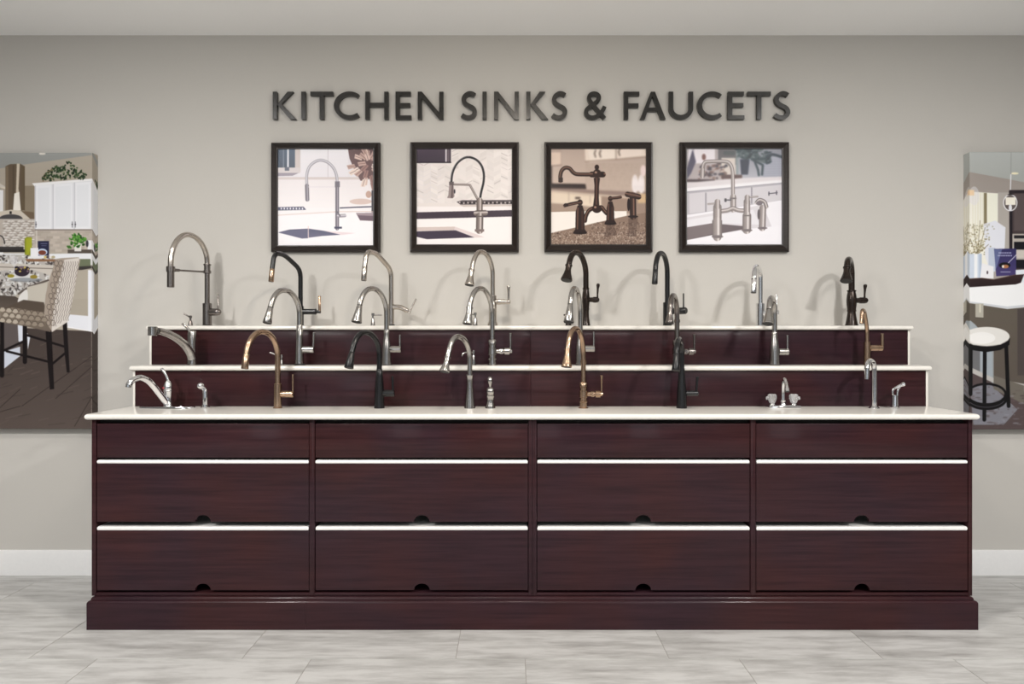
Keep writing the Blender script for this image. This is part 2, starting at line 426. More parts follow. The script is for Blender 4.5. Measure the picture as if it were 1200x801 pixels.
class Faucet:
    def __init__(s, row, px, mat, label, name='kitchen_faucet', cat='faucet', tip=None, R=0.21, group=True):
        s.z, s.h0 = ROW[row]
        s.px, s.k, s.mat, s.R = px, ROW[row][0] / FPX, mat, R
        s.x0 = X(px, s.z)
        if group is True:
            group = {1: 'faucets and fittings on the countertop', 2: 'faucets and fittings on the middle shelf', 3: 'faucets and fittings on the top shelf'}[row]
        s.o = thing(name, label, cat, (s.x0, s.z, s.h0), group)
        s.phi = 0.0
        if tip is not None:                                    # swivel of the spout towards the viewer
            best = None
            for i in range(0, 1750):
                ph = math.radians(i * 0.1 - 20)
                p = 600 + FPX * (s.x0 - R * math.cos(ph)) / (s.z - R * math.sin(ph))
                e = abs(p - tip)
                if i * 0.1 - 20 < 0: e += 4
                if best is None or e < best[0]: best = (e, ph)
            s.phi = best[1]
    def hh(s, py, z=None): return max(H(py, z or s.z) - s.h0, 0.0)
    def sh(s, u, py):                                          # (reach, height) from reach fraction and picture row
        d = u * s.R
        return (d, H(py, s.z - d * math.sin(s.phi)) - s.h0)
    def P(s, q): return (-q[0] * math.cos(s.phi), -q[0] * math.sin(s.phi), q[1])
    def lathe(s, part, prof, mat=None, dx=0.0, dy=0.0, parent=None, seg=28):
        m = MB()
        m.lathe([(0.0 if py is None else s.hh(py), r * s.k) for py, r in prof], seg, axis=(dx * s.k, dy))
        return m.build(part, mat or s.mat, parent or s.o, sharp=40)
    def tube(s, part, pts, mat=None, end=True, parent=None):
        """pts = [(reach m, height m, radius px)]"""
        m = MB()
        m.sweep([s.P(p) for p in pts], [p[2] * s.k for p in pts], 20, end_mi=1 if end else None)
        return m.build(part, [mat or s.mat, NOZ], parent or s.o, sharp=40)
    def goose(s, y_low, yn, ya, r, joint, tip, ua=0.47, r_tip=None, r_joint=None, part='spout', head='spray_head', head_mat=None, bell=False, collar=False):
        n0, n1 = s.sh(0, y_low), s.sh(0, yn)
        ap = s.sh(ua, ya)
        J, T = s.sh(*joint), s.sh(*tip)
        pts = [n0, n1]
        for i in range(1, 13):
            a = math.pi / 2 * i / 12
            pts.append((ap[0] - ap[0] * math.cos(a), n1[1] + (ap[1] - n1[1]) * math.sin(a)))
        d = np.array([T[0] - J[0], T[1] - J[1]]); d /= np.linalg.norm(d)
        A, Jv = np.array(ap), np.array(J)
        B, Cc = A + np.array([0.6 * (J[0] - ap[0]), 0]), Jv - d * 0.5 * abs(ap[1] - J[1])
        for i in range(1, 15):
            t = i / 14
            q = (1 - t) ** 3 * A + 3 * t * (1 - t) ** 2 * B + 3 * t * t * (1 - t) * Cc + t ** 3 * Jv
            pts.append(tuple(q))
        s.tube(part, [(p[0], p[1], r) for p in pts], end=False)
        if head:
            rj, rt = r_joint or r, r_tip or r * 1.2
            L = np.linalg.norm(np.array(T) - Jv)
            prof = [(0.0, rj * 0.9), (0.03, rj), (0.5, rj + (rt - rj) * 0.45), (0.97, rt), (1.0, rt * 0.94)]
            if bell: prof = [(0.0, rj * 1.2), (0.06, rj * 1.2), (0.07, rj * 1.02), (0.3, rj), (0.5, rj + (rt - rj) * 0.22), (0.72, rj + (rt - rj) * 0.6), (0.88, rt * 0.97), (0.97, rt), (1.0, rt * 0.92)]
            hp = [(*(Jv + d * L * t), rr) for t, rr in prof]
            s.tube(head, hp, mat=head_mat)
            m = MB(); m.sweep([s.P(Jv - d * 0.0007), s.P(Jv + d * 0.0009)], [rj * s.k * (1.22 if bell else 1.03)] * 2, 20)
            m.build('seam_ring', NOZ, s.o, sharp=40)
            if not bell:                                        # thumb button on the back of the spray head
                m = MB(); q = Jv + d * L * 0.55 + np.array([-d[1], d[0]]) * -1 * 0
                n = np.array([-d[1], d[0]]); n = n if n[0] < 0 else -n
                c = q + n * (rj + rt) * 0.5 * s.k
                a0, a1 = c - d * 0.010, c + d * 0.010
                m.sweep([s.P(a0), s.P((a0 + a1) / 2), s.P(a1)], [0.0015, 0.0026, 0.0015], 8)
                m.build('spray_button', NOZ if head_mat is None else s.mat, s.o)
    def side(s, part, pts, mat=None, fwd=0.0, dy=0.0, parent=None, seg=18, sq=None):
        """a fitting in the upright plane through the base, pts = [(px, py, radius px)], drifting fwd per metre towards the viewer"""
        m = MB()
        P = []
        for a, b, r in pts:
            lx = (a - s.px) * s.k
            P.append((lx, dy - fwd * abs(lx), H(b, s.z) - s.h0))
        m.sweep(P, [p[2] * s.k for p in pts], seg, sq=sq)
        return m.build(part, mat or s.mat, parent or s.o, sharp=40)
    def cyl_handle(s, x0, x1, y, r, lx, ytop, ly=None, rl=1.0, rl_top=None, mat=None, lever_mat=None, lx_top=None):
        """valve body sticking out to the right plus an upright lever"""
        xm = x0 + (x1 - x0) * 0.62
        h = s.side('handle', [(x0 - 2.0, y, r * .8), (x0, y, r * .8), (x0 + .1, y, r), (xm - .25, y, r), (xm - .2, y, r * .93), (xm + .2, y, r * .93), (xm + .25, y, r), (x1 - .6, y, r), (x1, y, r * .82)], mat)
        rl *= 1.25; rt = (rl_top * 1.15) if rl_top else rl
        l = ly if ly is not None else y
        s.side('lever', [(lx, l, rl), (lx, l - 2, rl), (lx + ((lx_top or lx) - lx) * .6, l + (ytop - l) * .7, (rl + rt) / 2), (lx_top or lx, ytop + .5, rt), (lx_top or lx, ytop, rt * .6)], lever_mat or mat, parent=h, seg=12)
        return h

def dispenser(row, px, mat, label, ytop, nozzle, r=3.0, head=1.8, y_neck=None):
    f = Faucet(row, px, mat, label, 'soap_dispenser', 'soap dispenser')
    yn = y_neck or ytop + 6
    f.lathe('body', [(None, r * 1.25), (f_base(row) - 0.8, r * 1.25), (f_base(row) - 1.2, r), (yn + 1.5, r * .8), (yn, r * .62)])
    f.lathe('pump', [(yn + 1, head * .6), (ytop + 3.2, head * .6), (ytop + 3, head), (ytop + .4, head), (ytop, head * .8)])
    f.side('nozzle', [(px, nozzle[0][1], 1.0)] + [(a, b, .9) for a, b in nozzle], seg=10)
    return f
def f_base(row): return 400.5 - (ROW[row][1] - CAM_H) * FPX / ROW[row][0]
B1, B2, B3 = f_base(1), f_base(2), f_base(3)

# ---- countertop row
f = Faucet(1, 197, CHROME, 'low chrome single-lever faucet on an oval deck plate at the counter left end', tip=151, R=0.19)
m = MB(); k = f.k
pl_pts = []
for i in range(40):
    a = 2 * math.pi * i / 40
    pl_pts.append((math.copysign(min(abs(math.cos(a)) ** 0.75, 1), math.cos(a)), math.copysign(abs(math.sin(a)) ** 0.9, math.sin(a))))
vs = []
for (sc, z) in ((1.0, 0), (1.0, 0.004), (0.96, 0.008), (0.86, 0.0095)):
    vs += [(-0.004 + x * 0.128 * sc, y * 0.031 * sc, z) for x, y in pl_pts]
fs = [(r * 40 + i, r * 40 + (i + 1) % 40, r * 40 + 40 + (i + 1) % 40, r * 40 + 40 + i) for r in range(3) for i in range(40)] + [tuple(range(39, -1, -1)), tuple(range(120, 160))]
m.add(vs, fs); m.build('deck_plate', CHROME, f.o)
f.lathe('valve_body', [(476.5, 5.2), (474.5, 5.2), (473.6, 4.6), (466, 4.5), (459, 4.6), (458.4, 4.9), (457.2, 4.9), (456.6, 4.7)])
h = f.lathe('handle_dome', [(457, 4.7), (455, 5.2), (452, 5.0), (449, 4.0), (446.5, 2.6), (445, 1.0)])
f.side('lever', [(197.2, 447.5, 1.8), (196.2, 443, 1.5), (194.6, 438.5, 1.4), (192.4, 434.5, 1.6), (190.6, 432, 1.7), (190, 431.3, 1.0)], parent=h, fwd=.3, seg=12)
m = MB(); m.sweep([(-0.012, -0.017, H(454, f.z) - f.h0), (-0.013, -0.0205, H(454, f.z) - f.h0)], [0.003, 0.003], 10); m.build('temperature_dot', RED, h)
sp = spline([f.sh(u, y) for u, y in ((0.04, 472), (0.2, 463), (0.36, 453.5), (0.52, 446), (0.68, 442.6), (0.82, 443.4), (0.94, 446.5), (1.0, 451))], 5)
n = len(sp)
f.tube('spout', [(p[0], p[1], 3.6 - 0.5 * i / n) for i, p in enumerate(sp)], end=False)
e0, e1 = f.sh(1.0, 450), f.sh(1.015, 453.6)
f.tube('aerator', [(*e0, 2.7), (*e0, 2.9), (*e1, 2.8)])

def side_spray(row, px, label, head):
    f = Faucet(row, px, CHROME, label, 'side_sprayer', 'side sprayer')
    f.lathe('holder', [(None, 5.4), (476.6, 5.4), (475.6, 3.8), (474, 3.6)])
    return f
f = side_spray(1, 240.6, 'small chrome side sprayer with ball head beside the low faucet', None)
f.side('sprayer_body', [(240.6, 475, 2.8), (240.7, 466, 3.0), (240.7, 460, 3.0), (240.0, 456.5, 2.6), (238, 454, 2.2), (236, 452.8, 2.2)], fwd=.4)
f.side('spray_head', [(239.4, 452.6, 1.6), (238, 452.2, 3.2), (236, 452, 3.9), (234, 452, 3.3), (232.6, 452.1, 1.6)], fwd=.4)

f = Faucet(1, 325.5, BRONZE, 'champagne bronze pull-down faucet with slim upright lever, on the countertop left of centre', tip=286.7, R=0.22)
f.lathe('base', [(None, 5.4), (477, 5.4), (476.5, 4.6), (449.4, 4.6), (449, 4.2)])
f.goose(450, 418, 388.6, 3.2, (0.95, 414.7), (1.0, 432), r_tip=3.9, r_joint=3.3)
f.cyl_handle(330, 344, 461.5, 3.9, 343.2, 438.5)

f = Faucet(1, 444.6, BLACK, 'matte black pull-down faucet with tapered body, left of the stainless one on the countertop', tip=408.7, R=0.22)
f.lathe('base', [(None, 6.2), (476, 6.1), (462, 5.5), (455, 5.4), (448, 4.9), (440, 4.0), (432.6, 3.5), (432.2, 3.2)])
f.goose(434, 416, 389.3, 3.1, (0.90, 412.5), (1.0, 431), r_tip=5.2, r_joint=3.1)
f.cyl_handle(449, 462.3, 460.5, 4.0, 460.6, 440.5, rl=1.1, lx_top=459.8)

f = Faucet(1, 550.6, STEEL, 'stainless pull-down faucet with vase-shaped body and bell spray head on the countertop', tip=520.8, R=0.20)
f.lathe('base', [(None, 6.6), (476.6, 6.5), (474.5, 6.2), (470, 5.7), (462, 4.8), (452, 3.9), (445, 3.7), (441, 4.2), (439.6, 4.7), (438.8, 4.6), (438.6, 3.2)])
f.goose(440, 420, 394.3, 3.0, (0.88, 418.5), (1.0, 435.5), r_tip=5.8, r_joint=3.0, bell=True)
f = Faucet(1, 574.6, STEEL, 'stainless bell-shaped handle valve with bulb lever, beside the vase-bodied faucet', 'handle_valve', 'faucet handle')
f.lathe('bell', [(None, 6.1), (476.6, 6.0), (474.5, 5.6), (470, 4.4), (466, 4.2), (464.4, 5.0), (462.8, 5.0), (462, 4.1), (459, 5.0), (456.5, 4.9), (454.3, 3.4), (453.4, 1.6)])
f.side('lever', [(574.6, 455, 1.4), (574.4, 451.5, 1.5), (574.2, 447.5, 3.0), (574.2, 444, 3.2), (574.2, 441.8, 2.0), (574.2, 441.2, .8)])

def industrial(row, px, mat, label, tip, R, y_top, yn, ya, joint, tipuv, r_body, handle_x, lever, k=1.0, collar=None, cap=True):
    f = Faucet(row, px, mat, label, tip=tip, R=R)
    b = f_base(row); r = r_body; d = (b - y_top)
    f.lathe('base', [(None, r * 1.35), (b - .8, r * 1.35), (b - 1.2, r), (b - d * .22, r), (b - d * .24, r * 1.12), (b - d * .28, r * 1.12), (b - d * .30, r * .94), (b - d * .40, r * .94), (b - d * .42, r * 1.14), (b - d * .66, r * 1.14), (b - d * .68, r * .94), (b - d * .80, r * .94), (b - d * .82, r * 1.1), (b - d * .94, r * 1.1), (y_top + .4, r * .9), (y_top, r * .72)])
    f.goose(y_top + 1, yn, ya, 2.9, joint, tipuv, r_tip=5.9 * k, r_joint=3.3 * k, bell=True)
    if collar: f.lathe('collar', [(collar + 2, 2.9), (collar + 1.6, 3.6), (collar - 1.6, 3.6), (collar - 2, 2.9)])
    y = b - d * .54; x0, x1 = handle_x
    L = x1 - x0
    h = f.side('handle', [(x0 - 2, y, 2.6), (x0 + L * .2, y, 2.6), (x0 + L * .22, y, 3.4), (x0 + L * .42, y, 3.4), (x0 + L * .44, y, 2.5), (x0 + L * .5, y, 2.5), (x0 + L * .52, y, 4.0), (x0 + L * .84, y, 4.0), (x0 + L * .86, y, 2.6), (x1, y, 2.2)])
    f.side('lever', [(lever[0], y + 2.2, 1.6), (lever[0], y - 3, 1.6), (lever[0], y - 3.2, 1.1), (lever[0], lever[1] + 5, 1.4), (lever[0], lever[1] + .5, 1.8), (lever[0], lever[1], 1.3)], parent=h, seg=12)
    # little cross-handle wheel on the front of the valve
    m = MB(); hx = (x0 + L * .3 - px) * f.k; hz = H(y, f.z) - f.h0
    m.sweep([(hx, -0.008, hz), (hx, -0.020, hz)], [0.0075, 0.0075], 14)
    for a in range(4):
        c, s_ = math.cos(a * math.pi / 2 + .785), math.sin(a * math.pi / 2 + .785)
        m.sweep([(hx, -0.018, hz), (hx + c * .011, -0.018, hz + s_ * .011)], [0.0022, 0.0026], 8)
    m.build('cross_hub', mat, h)
    return f
industrial(1, 683.7, BRONZE, 'champagne bronze faucet with ringed body and gear-like handle, right of the countertop centre', 663.8, 0.21, 447.5, 418, 384.6, (0.92, 408.5), (1.0, 430), 4.4, (689, 706), (705, 439.5), collar=424)

f = Faucet(1, 798.8, BLACK, 'matte black pull-down faucet turned to face the viewer, right part of the countertop', tip=792, R=0.22)
f.lathe('base', [(None, 6.2), (476, 6.1), (462, 5.6), (455, 5.3), (446, 4.4), (438, 3.7), (431, 3.5), (430.6, 3.1)])
f.goose(432, 414, 397.5, 3.2, (0.90, 414.5), (1.0, 434), r_tip=4.6, r_joint=3.0)
f.cyl_handle(804, 818, 460.5, 3.2, 816, 441, rl=1.0, lx_top=817.4, rl_top=1.5)

f = Faucet(1, 917.6, CHROME, 'small chrome two-handle faucet with clear knobs on a narrow deck plate', 'bar_faucet', tip=922.5, R=0.12)
m = MB(); m.loft(-0.072, 0.072, -0.026, 0.026, [(0, 0), (0, 0.010), (0.003, 0.0135), (0.008, 0.015)]); m.build('deck_plate', CHROME, f.o, bevel=0.001)
f.lathe('spout_base', [(474.5, 3.6), (472.5, 3.2), (471.5, 2.2), (470, 2.9), (468.5, 2.9), (468, 2.0), (466, 1.9)])
sp = spline([f.sh(u, y) for u, y in ((0, 469), (0, 458), (.08, 449), (.3, 444.2), (.6, 446.5), (.88, 452.5), (1.0, 457.5))], 5)
f.tube('spout', [(p[0], p[1], 1.9) for p in sp], end=False)
e0, e1 = f.sh(0.97, 455), f.sh(1.02, 458.6)
f.tube('aerator', [(*e0, 2.5), (*e0, 2.6), (*e1, 2.5)])
for sx, hx in ((-1, 905), (1, 930.2)):
    h = f.lathe('handle_stem', [(474.5, 3.4), (473, 3.2), (472, 2.2), (469, 2.0)], dx=hx - 917.6)
    kb = MB()
    lx = (hx - 917.6) * f.k; z0 = H(472.3, f.z) - f.h0; z1 = H(461.3, f.z) - f.h0; n = 30
    vs = []
    for (zz, rr) in ((z0, .0095), (z0 + .004, .0125), (z0 + .022, .0175), (z1 - .006, .0175), (z1, .012)):
        for i in range(n):
            a = 2 * math.pi * i / n
            q = rr * (1 + 0.16 * math.cos(5 * a))
            vs.append((lx + math.cos(a) * q, math.sin(a) * q, zz))
    kb.add(vs, [(r * n + i, r * n + (i + 1) % n, r * n + n + (i + 1) % n, r * n + n + i) for r in range(4) for i in range(n)] + [tuple(range(n - 1, -1, -1)), tuple(range(4 * n, 5 * n))])
    tag(kb.build('knob', CLEAR, h), 'clear acrylic knob')
    f.side('lever', [(hx + sx * 3.4, 466, 1.7), (hx + sx * 5, 466.2, 2.0), (hx + sx * 6.8, 466.3, 2.0), (hx + sx * 7.4, 466.3, 1.2)], CLEAR, parent=h, seg=12)

f = Faucet(1, 1024.3, CHROME, 'slender chrome gooseneck bar faucet without handle near the counter right end', 'bar_faucet', tip=1015.6, R=0.13)
f.lathe('base', [(None, 6.0), (477, 5.8), (476, 4.2), (474.6, 3.2)])
f.goose(475, 432, 422.3, 2.9, (0.95, 432), (1.0, 440), r_tip=2.5, r_joint=2.8, head=None)
e0, e1 = f.sh(0.95, 432), f.sh(1.0, 444)
f.tube('spout_tip', [(*e0, 2.9), (*e0, 2.7), (*e1, 2.3)])

f = side_spray(1, 1048.4, 'small chrome side sprayer tilted right at the counter right end', None)
f.lathe('sleeve', [(475, 3.8), (463.5, 3.5), (462.5, 3.3)])
hz = MB()
lo = [(1046.2, 464), (1044.6, 458.5), (1046.2, 455.6), (1049.5, 453.6), (1053, 450.6), (1056.5, 449)]
hi = [(1051.5, 464), (1051.6, 460), (1052.6, 456.5), (1055, 453.6), (1058.4, 452.2)]
f.side('sprayer_grip', [(1046.4, 463.5, 1.1), (1045.4, 458.5, 1.1), (1046.4, 456, 1.2), (1049.5, 454, 1.4), (1053.5, 451.8, 1.8), (1056.5, 450.4, 2.0)], fwd=.2)
f.side('trigger', [(1051, 463.6, 1.4), (1051.2, 459.5, 1.3), (1052.2, 455.6, 1.2), (1054, 452.8, 1.2)], fwd=.2)
f.side('spray_head', [(1055.4, 450.8, 1.6), (1056, 450.5, 2.4), (1058.4, 449.6, 2.5), (1059, 449.4, 1.8)], fwd=.2)

# ---- middle shelf
f = Faucet(2, 225.6, STEEL, 'stainless low pull-out faucet with wide sloping spout at the middle shelf left end', tip=178.5, R=0.21)
f.lathe('valve_body', [(None, 5.6), (426.6, 5.6), (426, 4.3), (404, 4.3), (403.8, 4.1), (403.2, 4.1), (403, 4.3), (389, 4.3), (388, 4.0), (387.5, 3.2)])
sp = spline([f.sh(u, y) for u, y in ((0.0, 420), (0.06, 413), (0.2, 404), (0.4, 396.5), (0.6, 391.4), (0.78, 388.3), (0.86, 387.6))], 5)
n = len(sp)
f.tube('spout', [(p[0], p[1], 5.2 - 1.6 * i / n) for i, p in enumerate(sp)], end=False)
e0, e1 = f.sh(0.99, 382.3), f.sh(0.99, 393.2)
hd = f.tube('spray_head', [(*e0, 4.4), (e0[0], e0[1] - .0015, 5.0), (e1[0], e1[1] + .002, 5.0), (*e1, 4.5)])
f.side('lever', [(223.5, 389, 1.6), (220.8, 384.5, 1.4), (217.5, 380.8, 1.5), (215.6, 379.2, 1.3), (215.2, 378.8, .7)], fwd=.4, seg=12)
f.lathe('rear_valve', [(None, 3.4), (391, 3.2), (389, 2.4)], dx=-4.2, dy=0.016)

f = Faucet(2, 351, STEEL, 'stainless pull-down faucet with straight tapered body, left part of the middle shelf', tip=313, R=0.22)
f.lathe('base_ring', [(None, 6.2), (426, 6.1), (425.8, 5.4)], NOZ)
f.lathe('base', [(426, 5.1), (408, 4.6), (396, 3.9), (381, 3.4), (380.6, 3.1)])
f.goose(382, 368, 340, 3.1, (0.90, 360), (1.0, 378.5), r_tip=5.0, r_joint=3.1)
f.cyl_handle(355, 368, 409.3, 4.0, 367, 389, rl=1.0, lx_top=367.8, rl_top=1.5)
dispenser(2, 330, STEEL, 'stainless soap dispenser with long nozzle half hidden behind the left bronze faucet', 415.5, [(325, 416.3), (319, 413.6), (316.2, 412.8)], 2.2)

def teardrop(px, label, tip, y_ap, joint, tipuv, hx, lever, xhead=5.9, waist=386, yn=368):
    f = Faucet(2, px, STEEL, label, tip=tip, R=0.21)
    f.lathe('base_ring', [(None, 6.1), (426.6, 6.0), (426.4, 5.5)], NOZ)
    f.lathe('base', [(426.6, 5.9), (416, 5.8), (410, 5.6), (405, 5.1), (400, 4.4), (395, 3.6), (391, 3.2), (waist, 3.0), (waist - .4, 2.8)])
    f.goose(waist + 1, yn, y_ap, 3.0, joint, tipuv, r_tip=xhead, r_joint=3.0)
    f.cyl_handle(*hx, *lever)
    return f
teardrop(453, 'stainless pull-down faucet with teardrop body above the left black countertop faucet', 417.8, 338, (0.90, 357.5), (1.0, 377.5), (457, 470, 409, 4.0), (468.6, 392))

industrial(2, 577, STEEL, 'stainless faucet with ringed body and gear-like handle at the centre of the middle shelf', 548, 0.21, 397.5, 372, 337.8, (0.92, 360), (1.0, 379.5), 4.6, (582, 600), (598.2, 390))
dispenser(2, 555, STEEL, 'stainless soap dispenser with hooked nozzle behind the vase-bodied countertop faucet', 410, [(549, 412.6), (545, 412.8), (542.4, 414), (541.3, 417)], 2.4)

teardrop(680, 'stainless teardrop faucet directly behind the ringed bronze countertop faucet', 666.5, 338, (0.88, 356.5), (1.0, 377.5), (684.5, 697, 408.3, 3.8), (695.8, 388.5), waist=391)
industrial(2, 793.4, DSTEEL, 'dark polished faucet with ringed body behind the viewer-facing black countertop faucet', 784.5, 0.21, 398, 370, 346, (0.90, 361), (1.0, 379), 4.6, (798, 815), (813.6, 391.5), k=0.8, collar=376)
teardrop(907.6, 'stainless teardrop faucet above the clear-knobbed two-handle faucet', 900, 348.8, (0.86, 362.5), (1.0, 379.5), (912.5, 924, 412, 3.9), (922.8, 392.5), waist=389)

f = Faucet(2, 1016, BRONZE, 'small champagne bronze bar faucet with angled neck at the middle shelf right end', 'bar_faucet', tip=1009.8, R=0.13)
f.lathe('base', [(None, 4.2), (426.8, 4.2), (426.4, 3.6), (400.3, 3.6), (400, 2.5)])
pts = fillet([f.sh(0, 401), f.sh(0, 384), f.sh(0.55, 363.5), f.sh(0.95, 363.2), f.sh(1.0, 379)], [0.03, 0.022, 0.025])
f.tube('spout', [(p[0], p[1], 2.25) for p in pts])
f.cyl_handle(1019.5, 1034, 407.5, 3.5, 1033.8, 390.5, rl=1.5)

# ---- top shelf
f = Faucet(3, 242.8, DSTEEL, 'tall dark stainless semi-professional faucet with hose arch and support arm', tip=200, R=0.24)
f.lathe('base', [(None, 6.0), (380.8, 6.0), (380.2, 5.1), (355.4, 5.1), (355, 4.4), (354.8, 3.0)])
f.lathe('post', [(356, 2.9), (318, 2.9)])
f.lathe('collar', [(320.5, 3.4), (320, 4.4), (317, 4.4), (316.8, 3.5), (311, 3.5), (310.8, 4.4), (309.4, 4.4), (309, 3.2)])
n1 = f.sh(0, 310); ap = f.sh(.5, 275); jt = f.sh(1.0, 314)
pts = [n1, (0, n1[1] + .01)]
for i in range(1, 32):
    a = math.pi * i / 32
    e = n1[1] + .01 if i < 16 else jt[1] + .02
    pts.append((f.R / 2 - f.R / 2 * math.cos(a), e + (ap[1] - e) * math.sin(a)))
pts += [(f.R, jt[1] + .02), jt]
tag(f.tube('hose', [(p[0], p[1], 3.0) for p in pts], PSTEEL, end=False), 'pale ribbed hose arching over')
a, b = f.sh(1.0, 312), f.sh(1.0, 336.5)
L = a[1] - b[1]
f.tube('spray_head', [(a[0], a[1], 4.2), (a[0], a[1] - .002, 4.6), (a[0], a[1] - L * .26, 4.6), (a[0], a[1] - L * .27, 3.8), (b[0], b[1] + .002, 3.8), (b[0], b[1], 3.4)])
p0, p1 = f.sh(0.0, 318.6), f.sh(0.98, 316)
f.tube('support_arm', [(p0[0], p0[1], 1.1), (p0[0] + (p1[0] - p0[0]) * .8, p0[1] + (p1[1] - p0[1]) * .8, 1.1), (p0[0] + (p1[0] - p0[0]) * .8, p0[1] + (p1[1] - p0[1]) * .8, 1.7), (p1[0], p1[1], 1.9)], end=False)
h = f.side('handle', [(244, 365.6, 3.4), (247.6, 365.6, 3.4), (247.8, 365.6, 4.3), (256, 365.6, 4.3), (258.8, 365.6, 3.6), (260.4, 365.6, 1.8)], fwd=.3)
f.side('lever', [(257.4, 364, 1.0), (257.4, 345.9, .9), (257.4, 345.4, .5)], fwd=.3, parent=h, seg=10)
dispenser(3, 223.2, DSTEEL, 'dark soap dispenser with raised nozzle left of the tall hose faucet', 369.5, [(221, 370.6), (218, 368.6), (215.2, 367.2)], 2.6)

def angular(px, m, label, tip, pts, rr, r, joint, tipuv, hm=None):
    f = Faucet(3, px, m, label, tip=tip, R=0.21)
    P = fillet([f.sh(*p) for p in pts] + [f.sh(*joint)], rr)
    f.tube('spout', [(p[0], p[1], r) for p in P], end=False)
    J, T = np.array(f.sh(*joint)), np.array(f.sh(*tipuv))
    d = (T - J)
    f.tube('spray_head', [(*(J + d * t), q) for t, q in ((0, r * .98), (.02, r * 1.05), (.97, r * 1.1), (1, r))], hm)
    return f
f = angular(352.2, BLACK, 'matte black angular faucet with bronze spray grip and bronze lever on the top shelf', 317.6,
            [(0, 362), (0, 316), (0.62, 296.5), (0.90, 297.5)], [0.04, 0.045, 0.03], 2.65, (0.96, 315), (1.0, 330), BRONZE)
f.lathe('base', [(None, 4.6), (381, 4.6), (380.6, 3.6), (358.6, 3.6), (358.2, 2.7)])
h = f.side('handle', [(353, 365, 3.3), (369.5, 365, 3.3), (369.6, 365, 3.6), (370.8, 365, 3.3), (371, 365, 1.8), (375.6, 365.2, 1.8), (376, 365.2, 1.2)])
tag(f.side('lever', [(374.5, 366, 1.6), (374.5, 360, 1.6), (374.5, 347, 1.6), (374.5, 346.5, 1.2)], BRONZE, parent=h, seg=12), 'champagne bronze lever')

f = angular(458.4, PSTEEL, 'pale stainless angular faucet with bent handle on the top shelf', 426.2,
            [(0, 357), (0, 316), (0.62, 294.5), (0.90, 295.5)], [0.04, 0.045, 0.03], 2.85, (0.96, 312.3), (1.0, 328.7))
f.lathe('base_ring', [(None, 4.3), (380.2, 4.2), (380, 3.6)], NOZ)
f.lathe('base', [(380.2, 3.5), (356.2, 3.5), (355.8, 2.9)])
h = f.side('handle', [(460, 359.6, 3.0), (466, 359.5, 3.0), (470, 360.2, 3.0), (473, 361.6, 3.0), (473.2, 361.7, 2.6), (474, 362.1, 2.6), (474.2, 362.2, 3.0), (477, 363.7, 3.0), (478.6, 364.5, 1.6), (479.6, 366.2, 1.4)])
f.side('lever', [(478.9, 367.4, 1.5), (480.4, 364.4, 1.3), (484, 357, 1.1), (487.4, 350.2, 1.1), (487.6, 349.8, .7)], parent=h, seg=12)
dispenser(3, 437, STEEL, 'stainless soap dispenser with nozzle pointing right, behind the teardrop faucet', 366.6, [(441, 369), (447.4, 369)], 2.6)

f = Faucet(3, 577.4, PSTEEL, 'pale stainless traditional faucet with flared lever, top shelf centre', tip=550, R=0.20)
f.lathe('base', [(None, 6.2), (380, 6.1), (378, 5.4), (375.5, 4.6), (362, 4.5), (361, 4.9), (359.6, 4.9), (359, 4.4), (350, 4.2), (348.5, 4.7), (346.5, 4.7), (345.8, 3.2)])
f.goose(347, 322, 295.2, 2.75, (0.90, 316), (1.0, 334), r_tip=5.6, r_joint=3.0, bell=True)
h = f.side('handle', [(579, 353.4, 3.0), (583, 353.4, 3.0), (583.2, 353.4, 3.6), (586, 353.4, 3.6), (586.2, 353.4, 2.9), (590, 353.4, 2.9), (590.2, 353.4, 3.4), (592, 353.4, 2.6), (594, 353.4, 2.4), (595.2, 353.4, 3.1), (597, 353.4, 2.9), (598.3, 353.4, 1.4)])
f.side('lever', [(596, 352, 1.2), (596, 347, 1.3), (596, 338, 1.8), (596, 335.6, 2.3), (596, 335, 2.0)], parent=h, seg=12)
dispenser(3, 557, STEEL, 'stainless soap dispenser half hidden behind the central ringed faucet spray head', 366, [(553, 368.3), (550, 368.6)], 2.8)

def traditional(px, label, tip, R, r, y_col, y_waist, r_barrel, r_base, yn, ya, joint, tipuv, rt, handle, lever):
    f = Faucet(3, px, ORB, label, tip=tip, R=R)
    d = y_waist - y_col
    f.lathe('base', [(None, r_base), (380.6, r_base), (379.4, r_base * .93), (376, r_base * .84), (371, r_base * .72), (y_waist + 2, r_barrel * .80), (y_waist + 1, r_barrel * .80), (y_waist + .8, r_barrel * .92), (y_waist - .6, r_barrel * .92), (y_waist - 1, r_barrel * .84),
                     (y_waist - d * .3, r_barrel * .97), (y_waist - d * .52, r_barrel), (y_waist - d * .75, r_barrel * .92), (y_col + 1.6, r_barrel * .76), (y_col + 1.4, r_barrel * .9), (y_col, r_barrel * .9), (y_col - .4, r * .98)])
    f.goose(y_col + 1, yn, ya, r, joint, tipuv, r_tip=rt, r_joint=r * 1.02, bell=True)
    x0, x1, y, rh = handle
    h = f.side('handle', [(x0 - 4, y, rh * .8), (x0, y, rh * .8), (x0 + 4, y, rh * .85), (x0 + 4.2, y, rh), (x1 - 4, y, rh), (x1 - 1.5, y, rh * .85), (x1, y, rh * .4)])
    lx, lt = lever
    f.side('lever', [(lx - .4, y - 2, 1.2), (lx - .4, y - 6, 1.0), (lx, lt + 6, 1.4), (lx + .3, lt + 2.5, 2.1), (lx + .3, lt + .8, 1.9), (lx + .3, lt, .8)], parent=h, seg=12)
    return f
